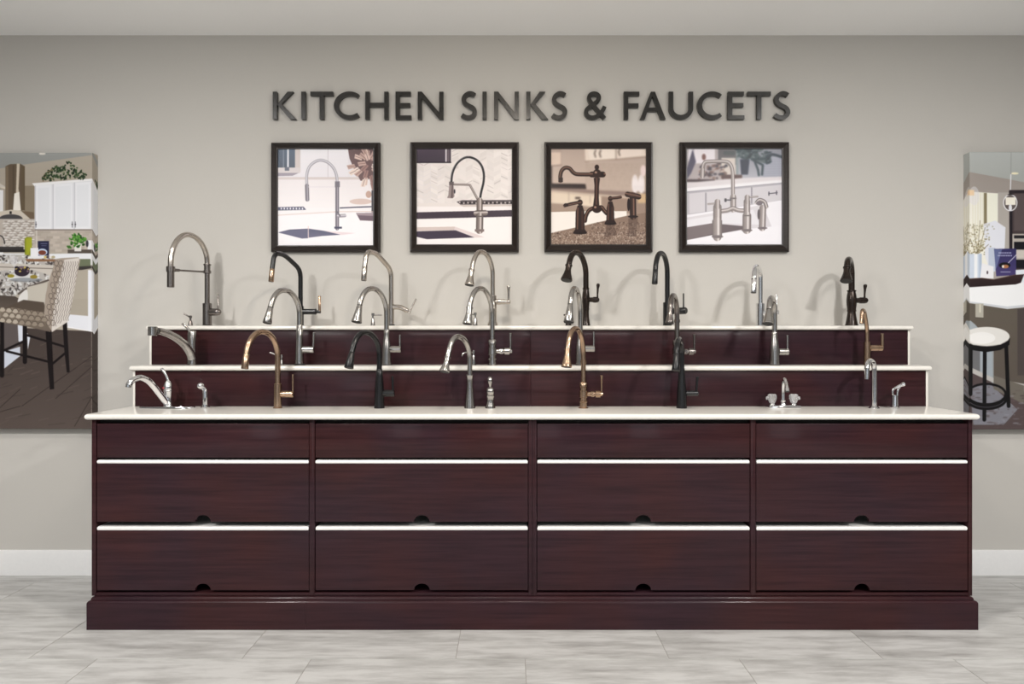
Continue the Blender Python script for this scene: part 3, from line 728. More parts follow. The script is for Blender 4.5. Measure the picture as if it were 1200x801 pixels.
traditional(686.6, 'oil-rubbed bronze traditional faucet with bell spray head below the third picture', 663.7, 0.21, 3.3, 337.5, 362, 4.5, 5.2, 322, 296, (0.88, 310.5), (1.0, 328.5), 6.6, (691, 702.3, 351, 3.5), (700.6, 331.8))
dispenser(3, 666, ORB, 'dark bronze soap dispenser mostly hidden behind a stainless spray head', 367.5, [(663, 368.6), (660.5, 369)], 3.4)

f = Faucet(3, 782, BLACK, 'slim matte black gooseneck faucet with thin rod lever below the gap between pictures', tip=767.2, R=0.21)
f.lathe('base', [(None, 5.6), (381, 5.6), (380.5, 4.9), (354.5, 4.9), (354, 4.4)])
f.goose(355, 320, 296.6, 2.9, (0.94, 316), (1.0, 332.5), r_tip=3.3, r_joint=2.9)
h = f.side('handle', [(784, 364.5, 3.7), (794, 364.5, 3.7), (794.2, 364.5, 4.0), (799.4, 364.5, 4.0), (800.2, 364.5, 3.2)], fwd=.9)
f.side('lever', [(797.5, 363, .9), (797.5, 345, .9), (797.5, 344.4, .5)], fwd=.9, parent=h, seg=10)

f = Faucet(3, 891, CHROME, 'slim polished chrome gooseneck faucet with rod lever on the top shelf right part', tip=883, R=0.20)
f.lathe('base', [(None, 5.6), (381, 5.6), (380.5, 5.0), (355.6, 5.0), (355, 4.4)])
f.goose(356, 325, 312.6, 2.85, (0.93, 327), (1.0, 342.8), r_tip=3.3, r_joint=2.9)
h = f.side('handle', [(893, 367, 3.6), (903, 367, 3.6), (903.2, 367, 3.9), (908, 367, 3.9), (908.8, 367, 3.0)], fwd=.6)
f.side('lever', [(906.6, 365, .8), (906.6, 346, .8), (906.6, 345.4, .5)], fwd=.6, parent=h, seg=10)

traditional(998, 'stout oil-rubbed bronze traditional faucet at the top shelf right end', 991.6, 0.20, 3.4, 340, 364, 5.6, 7.2, 322, 304, (0.86, 313), (1.0, 329.5), 6.4, (1003.5, 1017, 351.8, 3.7), (1013.6, 332.8))

# ---------------------------------------------------------------- wall letters
LZ0, LZ1 = WALL - 0.022, WALL - 0.0005
T0, T1 = 107.2, 139.4                        # cap line and base line (picture rows)
def LP(p): return (X(p[0], LZ0), H(p[1], LZ0))
def ribbon(path, wd):
    """closed outline of a stroke along a centre line"""
    P = [np.array(p, float) for p in path]
    a, b = [], []
    for i in range(len(P)):
        d = P[min(i + 1, len(P) - 1)] - P[max(i - 1, 0)]
        d /= np.linalg.norm(d); n = np.array([-d[1], d[0]])
        ww = wd(i / (len(P) - 1)) if callable(wd) else wd
        a.append(P[i] + n * ww / 2); b.append(P[i] - n * ww / 2)
    return a, b
def nxt(m):
    m.k = getattr(m, 'k', -1) + 1
    return LZ0 + m.k * 0.0004            # overlapping strokes lie a hair apart, never coplanar
def add_ribbon(m, path, wd):
    yf = nxt(m)
    a, b = ribbon(path, wd)
    n = len(a); vs = []
    for y in (yf, LZ1):
        for q in a + b:
            x, z = LP(q); vs.append((x, y, z))
    fs = []
    for i in range(n - 1):
        fs += [(i, i + 1, n + i + 1, n + i), (2 * n + i, 3 * n + i, 3 * n + i + 1, 2 * n + i + 1),
               (i, 2 * n + i, 2 * n + i + 1, i + 1), (n + i, n + i + 1, 3 * n + i + 1, 3 * n + i)]
    fs += [(0, n, 3 * n, 2 * n), (n - 1, 3 * n - 1, 4 * n - 1, 2 * n - 1)]
    m.add(vs, fs)
def add_poly(m, pts): m.prism([LP(p) for p in pts], nxt(m), LZ1)
def add_rect(m, x0, x1, y0, y1): add_poly(m, [(x0, y0), (x1, y0), (x1, y1), (x0, y1)])
SW, HB = 5.0, 4.5
def arc(cx, cy, rx, ry, a0, a1, n=28):
    return [(cx + rx * math.cos(math.radians(a0 + (a1 - a0) * i / n)), cy - ry * math.sin(math.radians(a0 + (a1 - a0) * i / n))) for i in range(n + 1)]

def glyph(ch, x0, x1):
    m = MB(); W = x1 - x0; ym = (T0 + T1) / 2
    if ch == 'K':
        add_rect(m, x0, x0 + SW, T0, T1)
        add_poly(m, [(x1 - 10.2, T0), (x1 - 3.3, T0), (x0 + 9.0, ym - 0.6), (x0 + SW - .4, ym - 0.2)])
        add_poly(m, [(x0 + SW - .4, ym - 1.4), (x0 + 9.2, ym - 3.4), (x1, T1), (x1 - 7.4, T1)])
    elif ch == 'I': add_rect(m, x0, x0 + SW, T0, T1)
    elif ch == 'T':
        add_rect(m, x0, x1, T0, T0 + HB); add_rect(m, (x0 + x1 - SW) / 2, (x0 + x1 + SW) / 2, T0 + HB, T1)
    elif ch == 'C':
        cx = x0 + W * 0.60; rx = cx - x0 - SW / 2
        path = arc(cx, ym, rx, (T1 - T0) / 2 - 2.2, 50, 310, 36)
        add_ribbon(m, path, lambda t: 4.7 + 0.9 * math.sin(math.pi * t) ** 2)
    elif ch == 'H':
        add_rect(m, x0, x0 + SW, T0, T1); add_rect(m, x1 - SW, x1, T0, T1); add_rect(m, x0 + SW, x1 - SW, ym - 3.2, ym + 1.5)
    elif ch == 'E':
        add_rect(m, x0, x0 + SW, T0, T1)
        add_rect(m, x0 + SW, x1 - .6, T0, T0 + HB); add_rect(m, x0 + SW, x1 - 1.2, ym - 2.8, ym + 1.8); add_rect(m, x0 + SW, x1, T1 - HB, T1)
    elif ch == 'F':
        add_rect(m, x0, x0 + SW, T0, T1)
        add_rect(m, x0 + SW, x1, T0, T0 + HB); add_rect(m, x0 + SW, x1 - 1.0, ym - 2.4, ym + 2.2)
    elif ch == 'N':
        add_rect(m, x0, x0 + 4.9, T0, T1); add_rect(m, x1 - 4.9, x1, T0, T1)
        add_poly(m, [(x0 + 4.9, T0), (x0 + 4.9, T0 + 7.6), (x1 - 4.9, T1), (x1 - 4.9, T1 - 7.6)])
    elif ch == 'A':
        c = (x0 + x1) / 2
        add_poly(m, [(c - 2.4, T0), (c + .4, T0 + 3), (x0 + 5.6, T1), (x0, T1)])
        add_poly(m, [(c - 2.4, T0), (c + 2.4, T0), (x1, T1), (x1 - 6.0, T1)])
        add_rect(m, x0 + W * .25, x1 - W * .25, T0 + 18.6, T0 + 22.8)
    elif ch == 'U':
        r = W / 2 - SW / 2
        path = [(x0 + SW / 2, T0), (x0 + SW / 2, T1 - 13)] + arc((x0 + x1) / 2, T1 - 13, r, 10.6, 180, 360)[1:] + [(x1 - SW / 2, T0)]
        add_ribbon(m, path, 5.1)
    elif ch == 'S':
        X0, X1, Y0, Y1 = x0 + 2.5, x1 - 2.5, T0 + 2.2, T1 - 2.2
        g = [(.99, .07), (.80, .01), (.50, -.01), (.16, .10), (.04, .26), (.18, .41), (.50, .515), (.84, .61), (.99, .76), (.86, .93), (.50, 1.01), (.16, .98), (-.10, .90)]
        add_ribbon(m, spline([(X0 + (X1 - X0) * a, Y0 + (Y1 - Y0) * b) for a, b in g], 5), 5.0)
    elif ch == '&':
        g = [(708.6, 138.4), (702, 131), (694, 121.5), (690.6, 116), (691.2, 111.5), (695.6, 109.2), (700.4, 110.6), (702, 114.6), (699.6, 119),
             (693, 123.4), (688, 127.8), (686.9, 132), (689.4, 136), (694.8, 137.4), (700.6, 135.4), (705.4, 130.6), (708.8, 124.4)]
        add_ribbon(m, spline(g[:9], 5), 4.7); add_ribbon(m, spline(g[8:], 5), 4.7)
    return m
SIGN = [('KITCHEN', [(319.5, 347), (353, 358), (363.5, 390.4), (391.5, 421.8), (428, 455.2), (463.5, 481.9), (489.5, 519.6)]),
        ('SINKS', [(540.2, 559), (565.4, 570.3), (579, 608), (616.7, 642.5), (646.3, 664.8)]), ('&', [(684.2, 710.8)]),
        ('FAUCETS', [(731.2, 749.4), (750.2, 780.2), (784, 812.4), (817.6, 846.8), (853.3, 872.6), (876.3, 903.5), (907.2, 926.3)])]
ORD = ['first', 'second', 'third', 'fourth', 'fifth', 'sixth', 'last']
for word, xs in SIGN:
    for i, (ch, (a, b)) in enumerate(zip(word, xs)):
        if ch == '&': lab, nm = 'dark raised ampersand between the two halves of the wall lettering', 'wall_ampersand'
        else:
            place = 'last' if i == len(word) - 1 else ORD[i]
            lab, nm = 'dark raised capital %s, %s letter of %s on the wall' % (ch, place, word), 'wall_letter'
        o = glyph(ch, a, b).build(nm, M_letter, smooth=False, bevel=0)
        tag(o, lab, 'letter', 'raised letters of the wall sign')

# ---------------------------------------------------------------- printed pictures (flat print, painted here pixel by pixel)
class Paint:
    def __init__(s, x0, y0, x1, y1, sc, bg=(255, 255, 255)):
        s.x0, s.y0, s.sc = x0, y0, sc
        s.w, s.h = int(round((x1 - x0) * sc)), int(round((y1 - y0) * sc))
        s.a = np.empty((s.h, s.w, 3), np.float32); s.a[:] = bg
        s.rng = np.random.default_rng(3)
    def win(s, xa, ya, xb, yb):
        i0, i1 = max(int((xa - s.x0) * s.sc) - 2, 0), min(int((xb - s.x0) * s.sc) + 3, s.w)
        j0, j1 = max(int((ya - s.y0) * s.sc) - 2, 0), min(int((yb - s.y0) * s.sc) + 3, s.h)
        if i1 <= i0 or j1 <= j0: return None
        xx = (np.arange(i0, i1) + .5) / s.sc + s.x0; yy = (np.arange(j0, j1) + .5) / s.sc + s.y0
        gx, gy = np.meshgrid(xx, yy)
        return (slice(j0, j1), slice(i0, i1)), gx, gy
    def put(s, sl, mask, col, a=1.0):
        m = (mask * a)[..., None]
        s.a[sl] = s.a[sl] * (1 - m) + np.asarray(col, np.float32) * m
    def polymask(s, pts, gx, gy):
        acc = np.zeros(gx.shape, np.float32); n = len(pts); e = .25 / s.sc
        for ox, oy in ((-e, -e), (e, -e), (-e, e), (e, e)):
            ins = np.zeros(gx.shape, bool)
            for i in range(n):
                (xa, ya), (xb, yb) = pts[i], pts[(i + 1) % n]
                if ya == yb: continue
                c = ((ya > gy + oy) != (yb > gy + oy)) & (gx + ox < (xb - xa) * (gy + oy - ya) / (yb - ya) + xa)
                ins ^= c
            acc += ins
        return acc / 4
    def poly(s, pts, col, a=1.0, col2=None, noise=0.0):
        """col2: colour at the bottom (vertical blend)"""
        xs, ys = [p[0] for p in pts], [p[1] for p in pts]
        r = s.win(min(xs), min(ys), max(xs), max(ys))
        if r is None: return
        sl, gx, gy = r
        m = s.polymask(pts, gx, gy)
        c = np.broadcast_to(np.asarray(col, np.float32), gx.shape + (3,)).copy()
        if col2 is not None:
            t = np.clip((gy - min(ys)) / max(max(ys) - min(ys), 1e-6), 0, 1)[..., None]
            c = c * (1 - t) + np.asarray(col2, np.float32) * t
        if noise: c = c + s.blotch(gx.shape)[..., None] * noise
        m = (m * a)[..., None]
        s.a[sl] = s.a[sl] * (1 - m) + c * m
    def blotch(s, shp, k=3):
        h, w = shp
        n = s.rng.normal(size=(h // k + 2, w // k + 2)).astype(np.float32)
        n = np.repeat(np.repeat(n, k, 0), k, 1)[:h, :w]
        return n * .7 + s.rng.normal(size=shp).astype(np.float32) * .3
    def rect(s, x0, y0, x1, y1, col, **k): s.poly([(x0, y0), (x1, y0), (x1, y1), (x0, y1)], col, **k)
    def ell(s, cx, cy, rx, ry, col, a=1.0, rot=0.0, soft=1.0):
        R = max(rx, ry)
        r = s.win(cx - R, cy - R, cx + R, cy + R)
        if r is None: return
        sl, gx, gy = r
        c, n = math.cos(rot), math.sin(rot)
        u, v = (gx - cx) * c + (gy - cy) * n, -(gx - cx) * n + (gy - cy) * c
        q = np.sqrt((u / rx) ** 2 + (v / ry) ** 2)
        s.put(sl, np.clip((1 - q) * min(rx, ry) * s.sc / soft + .5, 0, 1), col, a)
    def dist(s, pts, gx, gy):
        d = np.full(gx.shape, 1e9); side = np.zeros(gx.shape)
        for (xa, ya), (xb, yb) in zip(pts[:-1], pts[1:]):
            L2 = (xb - xa) ** 2 + (yb - ya) ** 2 or 1e-9
            t = np.clip(((gx - xa) * (xb - xa) + (gy - ya) * (yb - ya)) / L2, 0, 1)
            dd = np.hypot(gx - xa - t * (xb - xa), gy - ya - t * (yb - ya))
            sg = ((xb - xa) * (gy - ya) - (yb - ya) * (gx - xa)) / math.sqrt(L2)
            k = dd < d
            d = np.where(k, dd, d); side = np.where(k, sg, side)
        return d, side
    def line(s, pts, wd, col, a=1.0):
        xs, ys = [p[0] for p in pts], [p[1] for p in pts]
        r = s.win(min(xs) - wd, min(ys) - wd, max(xs) + wd, max(ys) + wd)
        if r is None: return
        sl, gx, gy = r
        d, _ = s.dist(pts, gx, gy)
        s.put(sl, np.clip((wd / 2 - d) * s.sc + .5, 0, 1), col, a)
    def tube(s, pts, wd, dark, mid, light, a=1.0):
        """a metal tube: printed with its own photographed sheen"""
        xs, ys = [p[0] for p in pts], [p[1] for p in pts]
        r = s.win(min(xs) - wd, min(ys) - wd, max(xs) + wd, max(ys) + wd)
        if r is None: return
        sl, gx, gy = r
        d, sd = s.dist(pts, gx, gy)
        t = np.clip(sd / (wd / 2), -1, 1)[..., None]
        dk, md, lt = (np.asarray(c, np.float32) for c in (dark, mid, light))
        e = np.abs(t) ** 2
        c = md * (1 - e) + dk * e
        g = np.exp(-((t + .25) / .22) ** 2)
        c = c * (1 - g) + lt * g
        m = (np.clip((wd / 2 - d) * s.sc + .5, 0, 1) * a)[..., None]
        s.a[sl] = s.a[sl] * (1 - m) + c * m
    def blur(s, x0, y0, x1, y1, r):
        k = max(int(r * s.sc), 1)
        i0, i1 = max(int((x0 - s.x0) * s.sc), 0), min(int((x1 - s.x0) * s.sc), s.w)
        j0, j1 = max(int((y0 - s.y0) * s.sc), 0), min(int((y1 - s.y0) * s.sc), s.h)
        b = s.a[j0:j1, i0:i1]
        for ax in (0, 1):
            for _ in range(2):
                p = np.pad(b, [(k, k) if q == ax else (0, 0) for q in range(3)], mode='edge')
                cs = np.cumsum(p, axis=ax, dtype=np.float64)
                z = np.zeros_like(np.take(cs, [0], axis=ax)); cs = np.concatenate([z, cs], axis=ax)
                n = b.shape[ax]; wn = 2 * k + 1
                b = ((np.take(cs, range(wn, wn + n), axis=ax) - np.take(cs, range(0, n), axis=ax)) / wn).astype(np.float32)
        s.a[j0:j1, i0:i1] = b
    def material(s, name, rough=0.4, gain=0.97, power=1.12):
        im = bpy.data.images.new(name, s.w, s.h, alpha=False)
        px = np.ones((s.h, s.w, 4), np.float32)
        px[..., :3] = np.clip(s.a[::-1] * gain / 255.0, 0, 1) ** power
        im.pixels.foreach_set(px.ravel()); im.update(); im.pack()
        m = mat(name, (1, 1, 1), rough)
        N, L, b = nodes(m)
        t = N.new('ShaderNodeTexImage'); t.image = im; t.extension = 'MIRROR'
        uv = N.new('ShaderNodeUVMap'); uv.uv_map = 'print'
        L.new(uv.outputs[0], t.inputs[0]); L.new(t.outputs[0], b.inputs['Base Color'])
        b.inputs['Specular IOR Level'].default_value = 0.25
        return m

def sq_noise_tiles(p, x0, y0, x1, y1, n, cols, amp=1.0):
    for _ in range(n):
        x, y = p.rng.uniform(x0, x1), p.rng.uniform(y0, y1)
        c = cols[int(p.rng.integers(len(cols)))]
        p.ell(x, y, p.rng.uniform(2, 7), p.rng.uniform(1.5, 4), c, a=p.rng.uniform(.3, .8) * amp, rot=p.rng.uniform(0, 3))

def pic1():
    p = Paint(78, 100, 680, 706, .8, (250, 247, 250))
    p.rect(78, 100, 680, 280, (238, 234, 240)); p.rect(200, 100, 520, 276, (246, 244, 249), col2=(240, 236, 242))
    p.line([(394, 100), (394, 276)], 3, (205, 198, 205))
    p.rect(78, 276, 680, 300, (222, 212, 212)); p.rect(78, 292, 680, 470, (244, 238, 241), col2=(250, 246, 248))
    p.rect(78, 100, 190, 218, (86, 104, 128), col2=(70, 84, 104)); p.rect(110, 100, 118, 216, (120, 132, 150)); p.rect(136, 100, 148, 222, (222, 224, 232))
    p.rect(186, 100, 220, 246, (218, 208, 206)); p.rect(78, 216, 216, 252, (224, 216, 218)); p.poly([(78, 250), (210, 250), (170, 268), (78, 270)], (168, 160, 172))
    p.rect(122, 214, 150, 236, (104, 110, 128)); p.rect(78, 100, 90, 214, (70, 86, 108))
    # plant-like wooden wall ornament, upper right
    p.poly([(520, 100), (680, 100), (680, 280), (600, 300), (560, 230), (530, 160)], (120, 96, 98))
    for i in range(46):
        a = p.rng.uniform(0, 6.28); r = p.rng.uniform(25, 135)
        x, y = 650 + r * math.cos(a), 185 + r * math.sin(a) * 1.25
        if x < 540: continue
        q = [(-26, -11), (22, -15), (28, 12), (-20, 13)]
        c = [(226, 202, 194), (204, 176, 168), (240, 224, 216), (170, 138, 134)][i % 4]
        p.poly([(x + u * math.cos(a) - v * math.sin(a), y + u * math.sin(a) + v * math.cos(a)) for u, v in q], c)
        p.line([(x - 20 * math.cos(a), y - 20 * math.sin(a)), (x + 22 * math.cos(a), y + 22 * math.sin(a))], 2.5, (120, 92, 92))
    p.ell(600, 430, 70, 18, (226, 206, 200)); p.ell(650, 385, 18, 22, (206, 176, 164))
    p.line([(470, 470), (665, 462)], 7, (74, 74, 96)); p.rect(668, 360, 680, 500, (88, 84, 92))
    p.line([(78, 516), (440, 494), (680, 492)], 4, (226, 206, 202)); p.poly([(78, 520), (680, 497), (680, 706), (78, 706)], (254, 251, 255))
    p.poly([(570, 502), (680, 500), (680, 552), (596, 548)], (124, 106, 118)); p.poly([(570, 502), (680, 500), (680, 520), (580, 516)], (176, 160, 168))
    p.poly([(80, 465), (240, 462), (256, 482), (80, 486)], (92, 92, 118))
    for i in range(8): p.ell(100 + 19 * i, 474, 5, 7, (236, 234, 244))
    p.poly([(80, 624), (150, 606), (270, 600), (370, 614), (480, 638), (360, 646), (230, 662)], (96, 98, 124), col2=(122, 122, 146)); p.poly([(80, 624), (270, 600), (270, 660), (230, 662)], (112, 112, 138))
    p.line([(270, 586), (270, 656)], 5, (240, 220, 220)); p.poly([(370, 614), (570, 628), (480, 640)], (242, 228, 232))
    D, Mi, Lt = (140, 134, 144), (186, 180, 190), (246, 244, 250)
    p.tube(spline([(262, 335), (260, 270), (275, 215), (310, 182), (350, 170), (395, 186), (430, 222), (447, 265), (452, 310)], 6), 17, (150, 146, 156), (196, 192, 202), Lt)
    p.tube([(261, 330), (264, 418)], 24, (104, 98, 108), (140, 134, 146), (190, 186, 196)); p.line([(272, 338), (440, 338)], 5, (236, 230, 236))
    p.tube([(452, 325), (452, 600)], 22, (92, 88, 100), (136, 130, 142), (190, 184, 194)); p.rect(438, 303, 468, 340, (128, 122, 134)); p.rect(434, 588, 482, 600, (82, 84, 108))
    p.tube([(460, 520), (500, 518)], 20, D, Mi, Lt); p.line([(445, 486), (470, 520)], 8, (120, 116, 126))
    p.blur(78, 100, 680, 706, 1.5)
    return p

def pic2():
    p = Paint(95, 98, 693, 702, .8, (236, 228, 226))
    p.rect(95, 98, 693, 450, (240, 234, 232)); p.rect(95, 180, 250, 480, (226, 222, 230), a=.7)
    for i in range(15):                                       # herringbone marble backsplash
        for j in range(14):
            x, y = 95 + 44 * i, 90 + 29 * j
            sh = p.rng.uniform(-6, 6); c = (238 + sh, 231 + sh, 229 + sh)
            dd = 1 if i % 2 else -1
            p.poly([(x, y + dd * 11), (x + 43, y - dd * 11), (x + 43, y + 27 - dd * 11), (x, y + 27 + dd * 11)], c)
            if p.rng.random() < .22: p.line([(x + 4, y + 16 + dd * 9), (x + 40, y + 15 - dd * 9)], p.rng.uniform(2, 6), (190, 182, 182), a=.6)
    p.rect(95, 98, 310, 186, (92, 80, 94), col2=(76, 66, 80)); p.rect(275, 98, 284, 182, (232, 226, 230)); p.rect(286, 98, 300, 182, (116, 104, 112)); p.rect(95, 180, 312, 188, (52, 44, 54))
    p.rect(95, 455, 693, 496, (250, 244, 244)); p.rect(95, 440, 693, 462, (238, 230, 228))
    p.poly([(345, 432), (380, 422), (693, 420), (693, 446), (370, 450)], (96, 88, 92))
    for i in range(26): p.ell(365 + 13 * i, 435 + (i % 3) * 3, 5, 6, (40, 34, 38) if i % 2 else (196, 186, 184))
    p.poly([(360, 450), (693, 448), (693, 458), (390, 464)], (214, 204, 200))
    p.poly([(95, 498), (693, 484), (693, 524), (95, 540)], (78, 66, 78)); p.line([(415, 492), (415, 530)], 2, (52, 44, 54))
    p.poly([(95, 542), (693, 526), (693, 702), (95, 702)], (251, 246, 246))
    p.poly([(95, 592), (335, 588), (335, 612), (95, 616)], (222, 208, 204)); p.poly([(335, 588), (520, 654), (456, 658), (330, 612)], (234, 222, 222))
    p.poly([(95, 618), (340, 611), (456, 656), (160, 667), (95, 652)], (76, 66, 84))
    p.line(spline([(312, 310), (320, 250), (345, 195), (385, 160), (425, 151), (470, 168), (502, 205), (516, 255), (514, 310), (500, 370), (491, 424)], 6), 13, (38, 36, 42)); p.line(spline([(309, 300), (318, 245), (343, 190), (385, 156), (425, 147)], 6), 2.5, (150, 146, 152))
    Dk, Md, Li = (92, 82, 80), (150, 138, 134), (232, 224, 222)
    p.tube([(326, 322), (428, 325)], 12, Dk, Md, Li); p.tube([(430, 328), (480, 420)], 13, Dk, Md, Li)
    p.poly([(300, 324), (326, 324), (332, 398), (322, 410), (286, 408), (294, 390)], (160, 146, 146)); p.poly([(316, 324), (324, 324), (322, 408), (310, 408)], (110, 96, 98)); p.rect(299, 305, 328, 326, (110, 100, 102)); p.ell(333, 366, 5, 14, (60, 56, 66))
    p.tube([(490, 424), (490, 500)], 38, Dk, Md, Li); p.tube([(470, 504), (524, 502)], 36, Dk, Md, Li); p.tube([(491, 520), (489, 612)], 44, Dk, Md, Li); p.rect(460, 604, 518, 619, (140, 126, 124)); p.rect(468, 520, 514, 527, (110, 98, 98))
    p.blur(95, 98, 693, 702, 1.3)
    return p

def pic3():
    p = Paint(83, 98, 682, 702, .8, (196, 178, 166))
    p.rect(83, 98, 682, 360, (192, 174, 164), col2=(212, 194, 182))
    for i in range(40):
        for j in range(9):
            sh = p.rng.uniform(-7, 7); p.rect(300 + 10 * i, 190 + 19 * j, 309 + 10 * i, 207 + 19 * j, (190 + sh, 172 + sh, 160 + sh), a=.5)
    p.rect(83, 98, 150, 206, (186, 166, 156)); p.rect(83, 120, 145, 204, (226, 206, 192)); p.line([(83, 206), (150, 200)], 5, (140, 120, 112)); p.rect(83, 208, 92, 320, (120, 104, 100))
    p.poly([(295, 98), (682, 98), (682, 150), (330, 183), (300, 172)], (238, 224, 212)); p.poly([(310, 98), (488, 98), (488, 160), (330, 172)], (244, 232, 222)); p.poly([(500, 98), (660, 98), (660, 136), (500, 158)], (242, 228, 218)); p.line([(493, 98), (493, 164)], 5, (150, 130, 120)); p.line([(300, 178), (500, 164), (682, 148)], 5, (148, 126, 114))
    for x, y in ((364, 128), (396, 128), (516, 118)): p.line([(x, y - 20), (x - 7, y), (x, y + 22)], 8, (120, 104, 94))
    p.poly([(83, 345), (682, 372), (682, 400), (83, 372)], (158, 138, 130)); p.poly([(83, 316), (300, 320), (306, 352), (83, 346)], (70, 58, 56))
    for i in range(16): p.ell(98 + 13 * i, 328, 4, 6, (30, 22, 24))
    p.poly([(83, 358), (430, 388), (682, 410), (682, 470), (83, 440)], (214, 196, 180)); p.poly([(83, 372), (400, 402), (400, 470), (83, 440)], (234, 218, 200))
    p.line([(330, 396), (330, 440)], 3, (170, 150, 136)); p.line([(195, 372), (195, 430)], 3, (170, 150, 136)); p.rect(236, 402, 268, 414, (90, 76, 70))
    p.poly([(400, 396), (682, 420), (682, 520), (480, 490), (400, 470)], (168, 146, 132)); p.poly([(83, 440), (240, 450), (500, 486), (83, 500)], (176, 156, 142))
    for x in (612, 652): p.ell(x, 320, 20, 60, (246, 238, 238)); p.rect(x - 8, 262, x + 8, 290, (236, 226, 226))
    p.ell(664, 236, 18, 36, (240, 222, 220)); p.rect(600, 330, 672, 364, (240, 232, 232)); p.rect(630, 380, 682, 440, (214, 186, 150))
    p.poly([(83, 496), (560, 490), (560, 520), (300, 584), (83, 630)], (248, 242, 236))
    p.poly([(83, 628), (330, 572), (560, 520), (682, 500), (682, 702), (83, 702)], (150, 128, 114))
    sq_noise_tiles(p, 90, 620, 682, 700, 900, [(206, 190, 176), (110, 88, 78), (172, 150, 134), (80, 62, 56), (226, 212, 198)])
    sq_noise_tiles(p, 330, 560, 682, 640, 600, [(190, 172, 158), (110, 88, 78), (160, 138, 122), (90, 72, 64)])
    p.poly([(83, 496), (480, 486), (530, 520), (300, 580), (83, 628)], (248, 242, 236))
    p.blur(83, 98, 682, 480, 5)
    D, Mi, Li = (34, 20, 18), (64, 42, 36), (150, 116, 100)
    p.tube(spline([(143, 300), (142, 270), (150, 238), (172, 218), (200, 222), (222, 246), (245, 258), (290, 260), (350, 260)], 5), 24, D, Mi, Li); p.rect(130, 280, 158, 308, (48, 30, 28))
    p.tube([(340, 260), (410, 260)], 36, D, Mi, Li); p.ell(373, 255, 26, 28, (58, 38, 34)); p.ell(372, 214, 14, 16, (52, 32, 30)); p.ell(366, 246, 8, 8, (170, 138, 122)); p.rect(362, 222, 382, 240, (44, 28, 26)); p.ell(406, 260, 10, 16, (44, 26, 24))
    p.poly([(352, 282), (392, 282), (386, 330), (384, 400), (388, 462), (348, 462), (356, 400), (358, 330)], (50, 32, 29)); p.tube([(369, 290), (367, 460)], 22, (44, 28, 26), (66, 44, 38), (130, 98, 84))
    p.tube(spline([(298, 552), (304, 520), (322, 488), (350, 472), (375, 474)], 5), 24, D, Mi, Li); p.tube(spline([(375, 474), (400, 466), (418, 488), (436, 506), (452, 510)], 5), 24, D, Mi, Li); p.ell(372, 476, 30, 26, (54, 34, 30)); p.ell(362, 466, 8, 7, (170, 136, 120))
    for (cx, y0, y1, r, dr) in ((266, 432, 632, 27, -1), (457, 408, 574, 23, 1)):
        p.poly([(cx - r * .55, y0 + 22), (cx + r * .55, y0 + 22), (cx + r, y0 + 62), (cx + r * 1.08, y1 - 28), (cx + r * 1.6, y1 - 8), (cx + r * 1.5, y1), (cx - r * 1.5, y1), (cx - r * 1.6, y1 - 8), (cx - r * 1.08, y1 - 28), (cx - r, y0 + 62)], (48, 30, 27))
        p.line([(cx - r * .5, y0 + 40), (cx - r * .62, y1 - 30)], r * .35, (126, 92, 78), a=.8); p.line([(cx + r * .5, y0 + 60), (cx + r * .55, y1 - 30)], r * .4, (84, 52, 44), a=.8)
        p.ell(cx, y0 + 4, r * .62, r * .7, (50, 32, 29))
        p.ell(cx, y1 - 3, r * 1.6, 7, (36, 22, 20))
    p.tube([(266, 434), (205, 446), (170, 456)], 20, D, Mi, Li); p.ell(178, 452, 15, 11, (46, 28, 26)); p.tube([(457, 410), (500, 406), (522, 402)], 17, D, Mi, Li)
    p.tube([(598, 392), (600, 525)], 40, D, Mi, Li); p.tube([(565, 385), (635, 400)], 34, D, Mi, Li); p.ell(600, 525, 32, 8, (40, 24, 22)); p.ell(572, 450, 9, 40, (40, 24, 22)); p.ell(595, 384, 30, 14, (110, 82, 72), a=.5)
    p.poly([(430, 580), (480, 580), (500, 640), (420, 660)], (70, 52, 46), a=.35); p.poly([(570, 536), (630, 532), (620, 650), (570, 650)], (70, 52, 46), a=.35)
    p.blur(83, 98, 682, 702, 1.3)
    return p

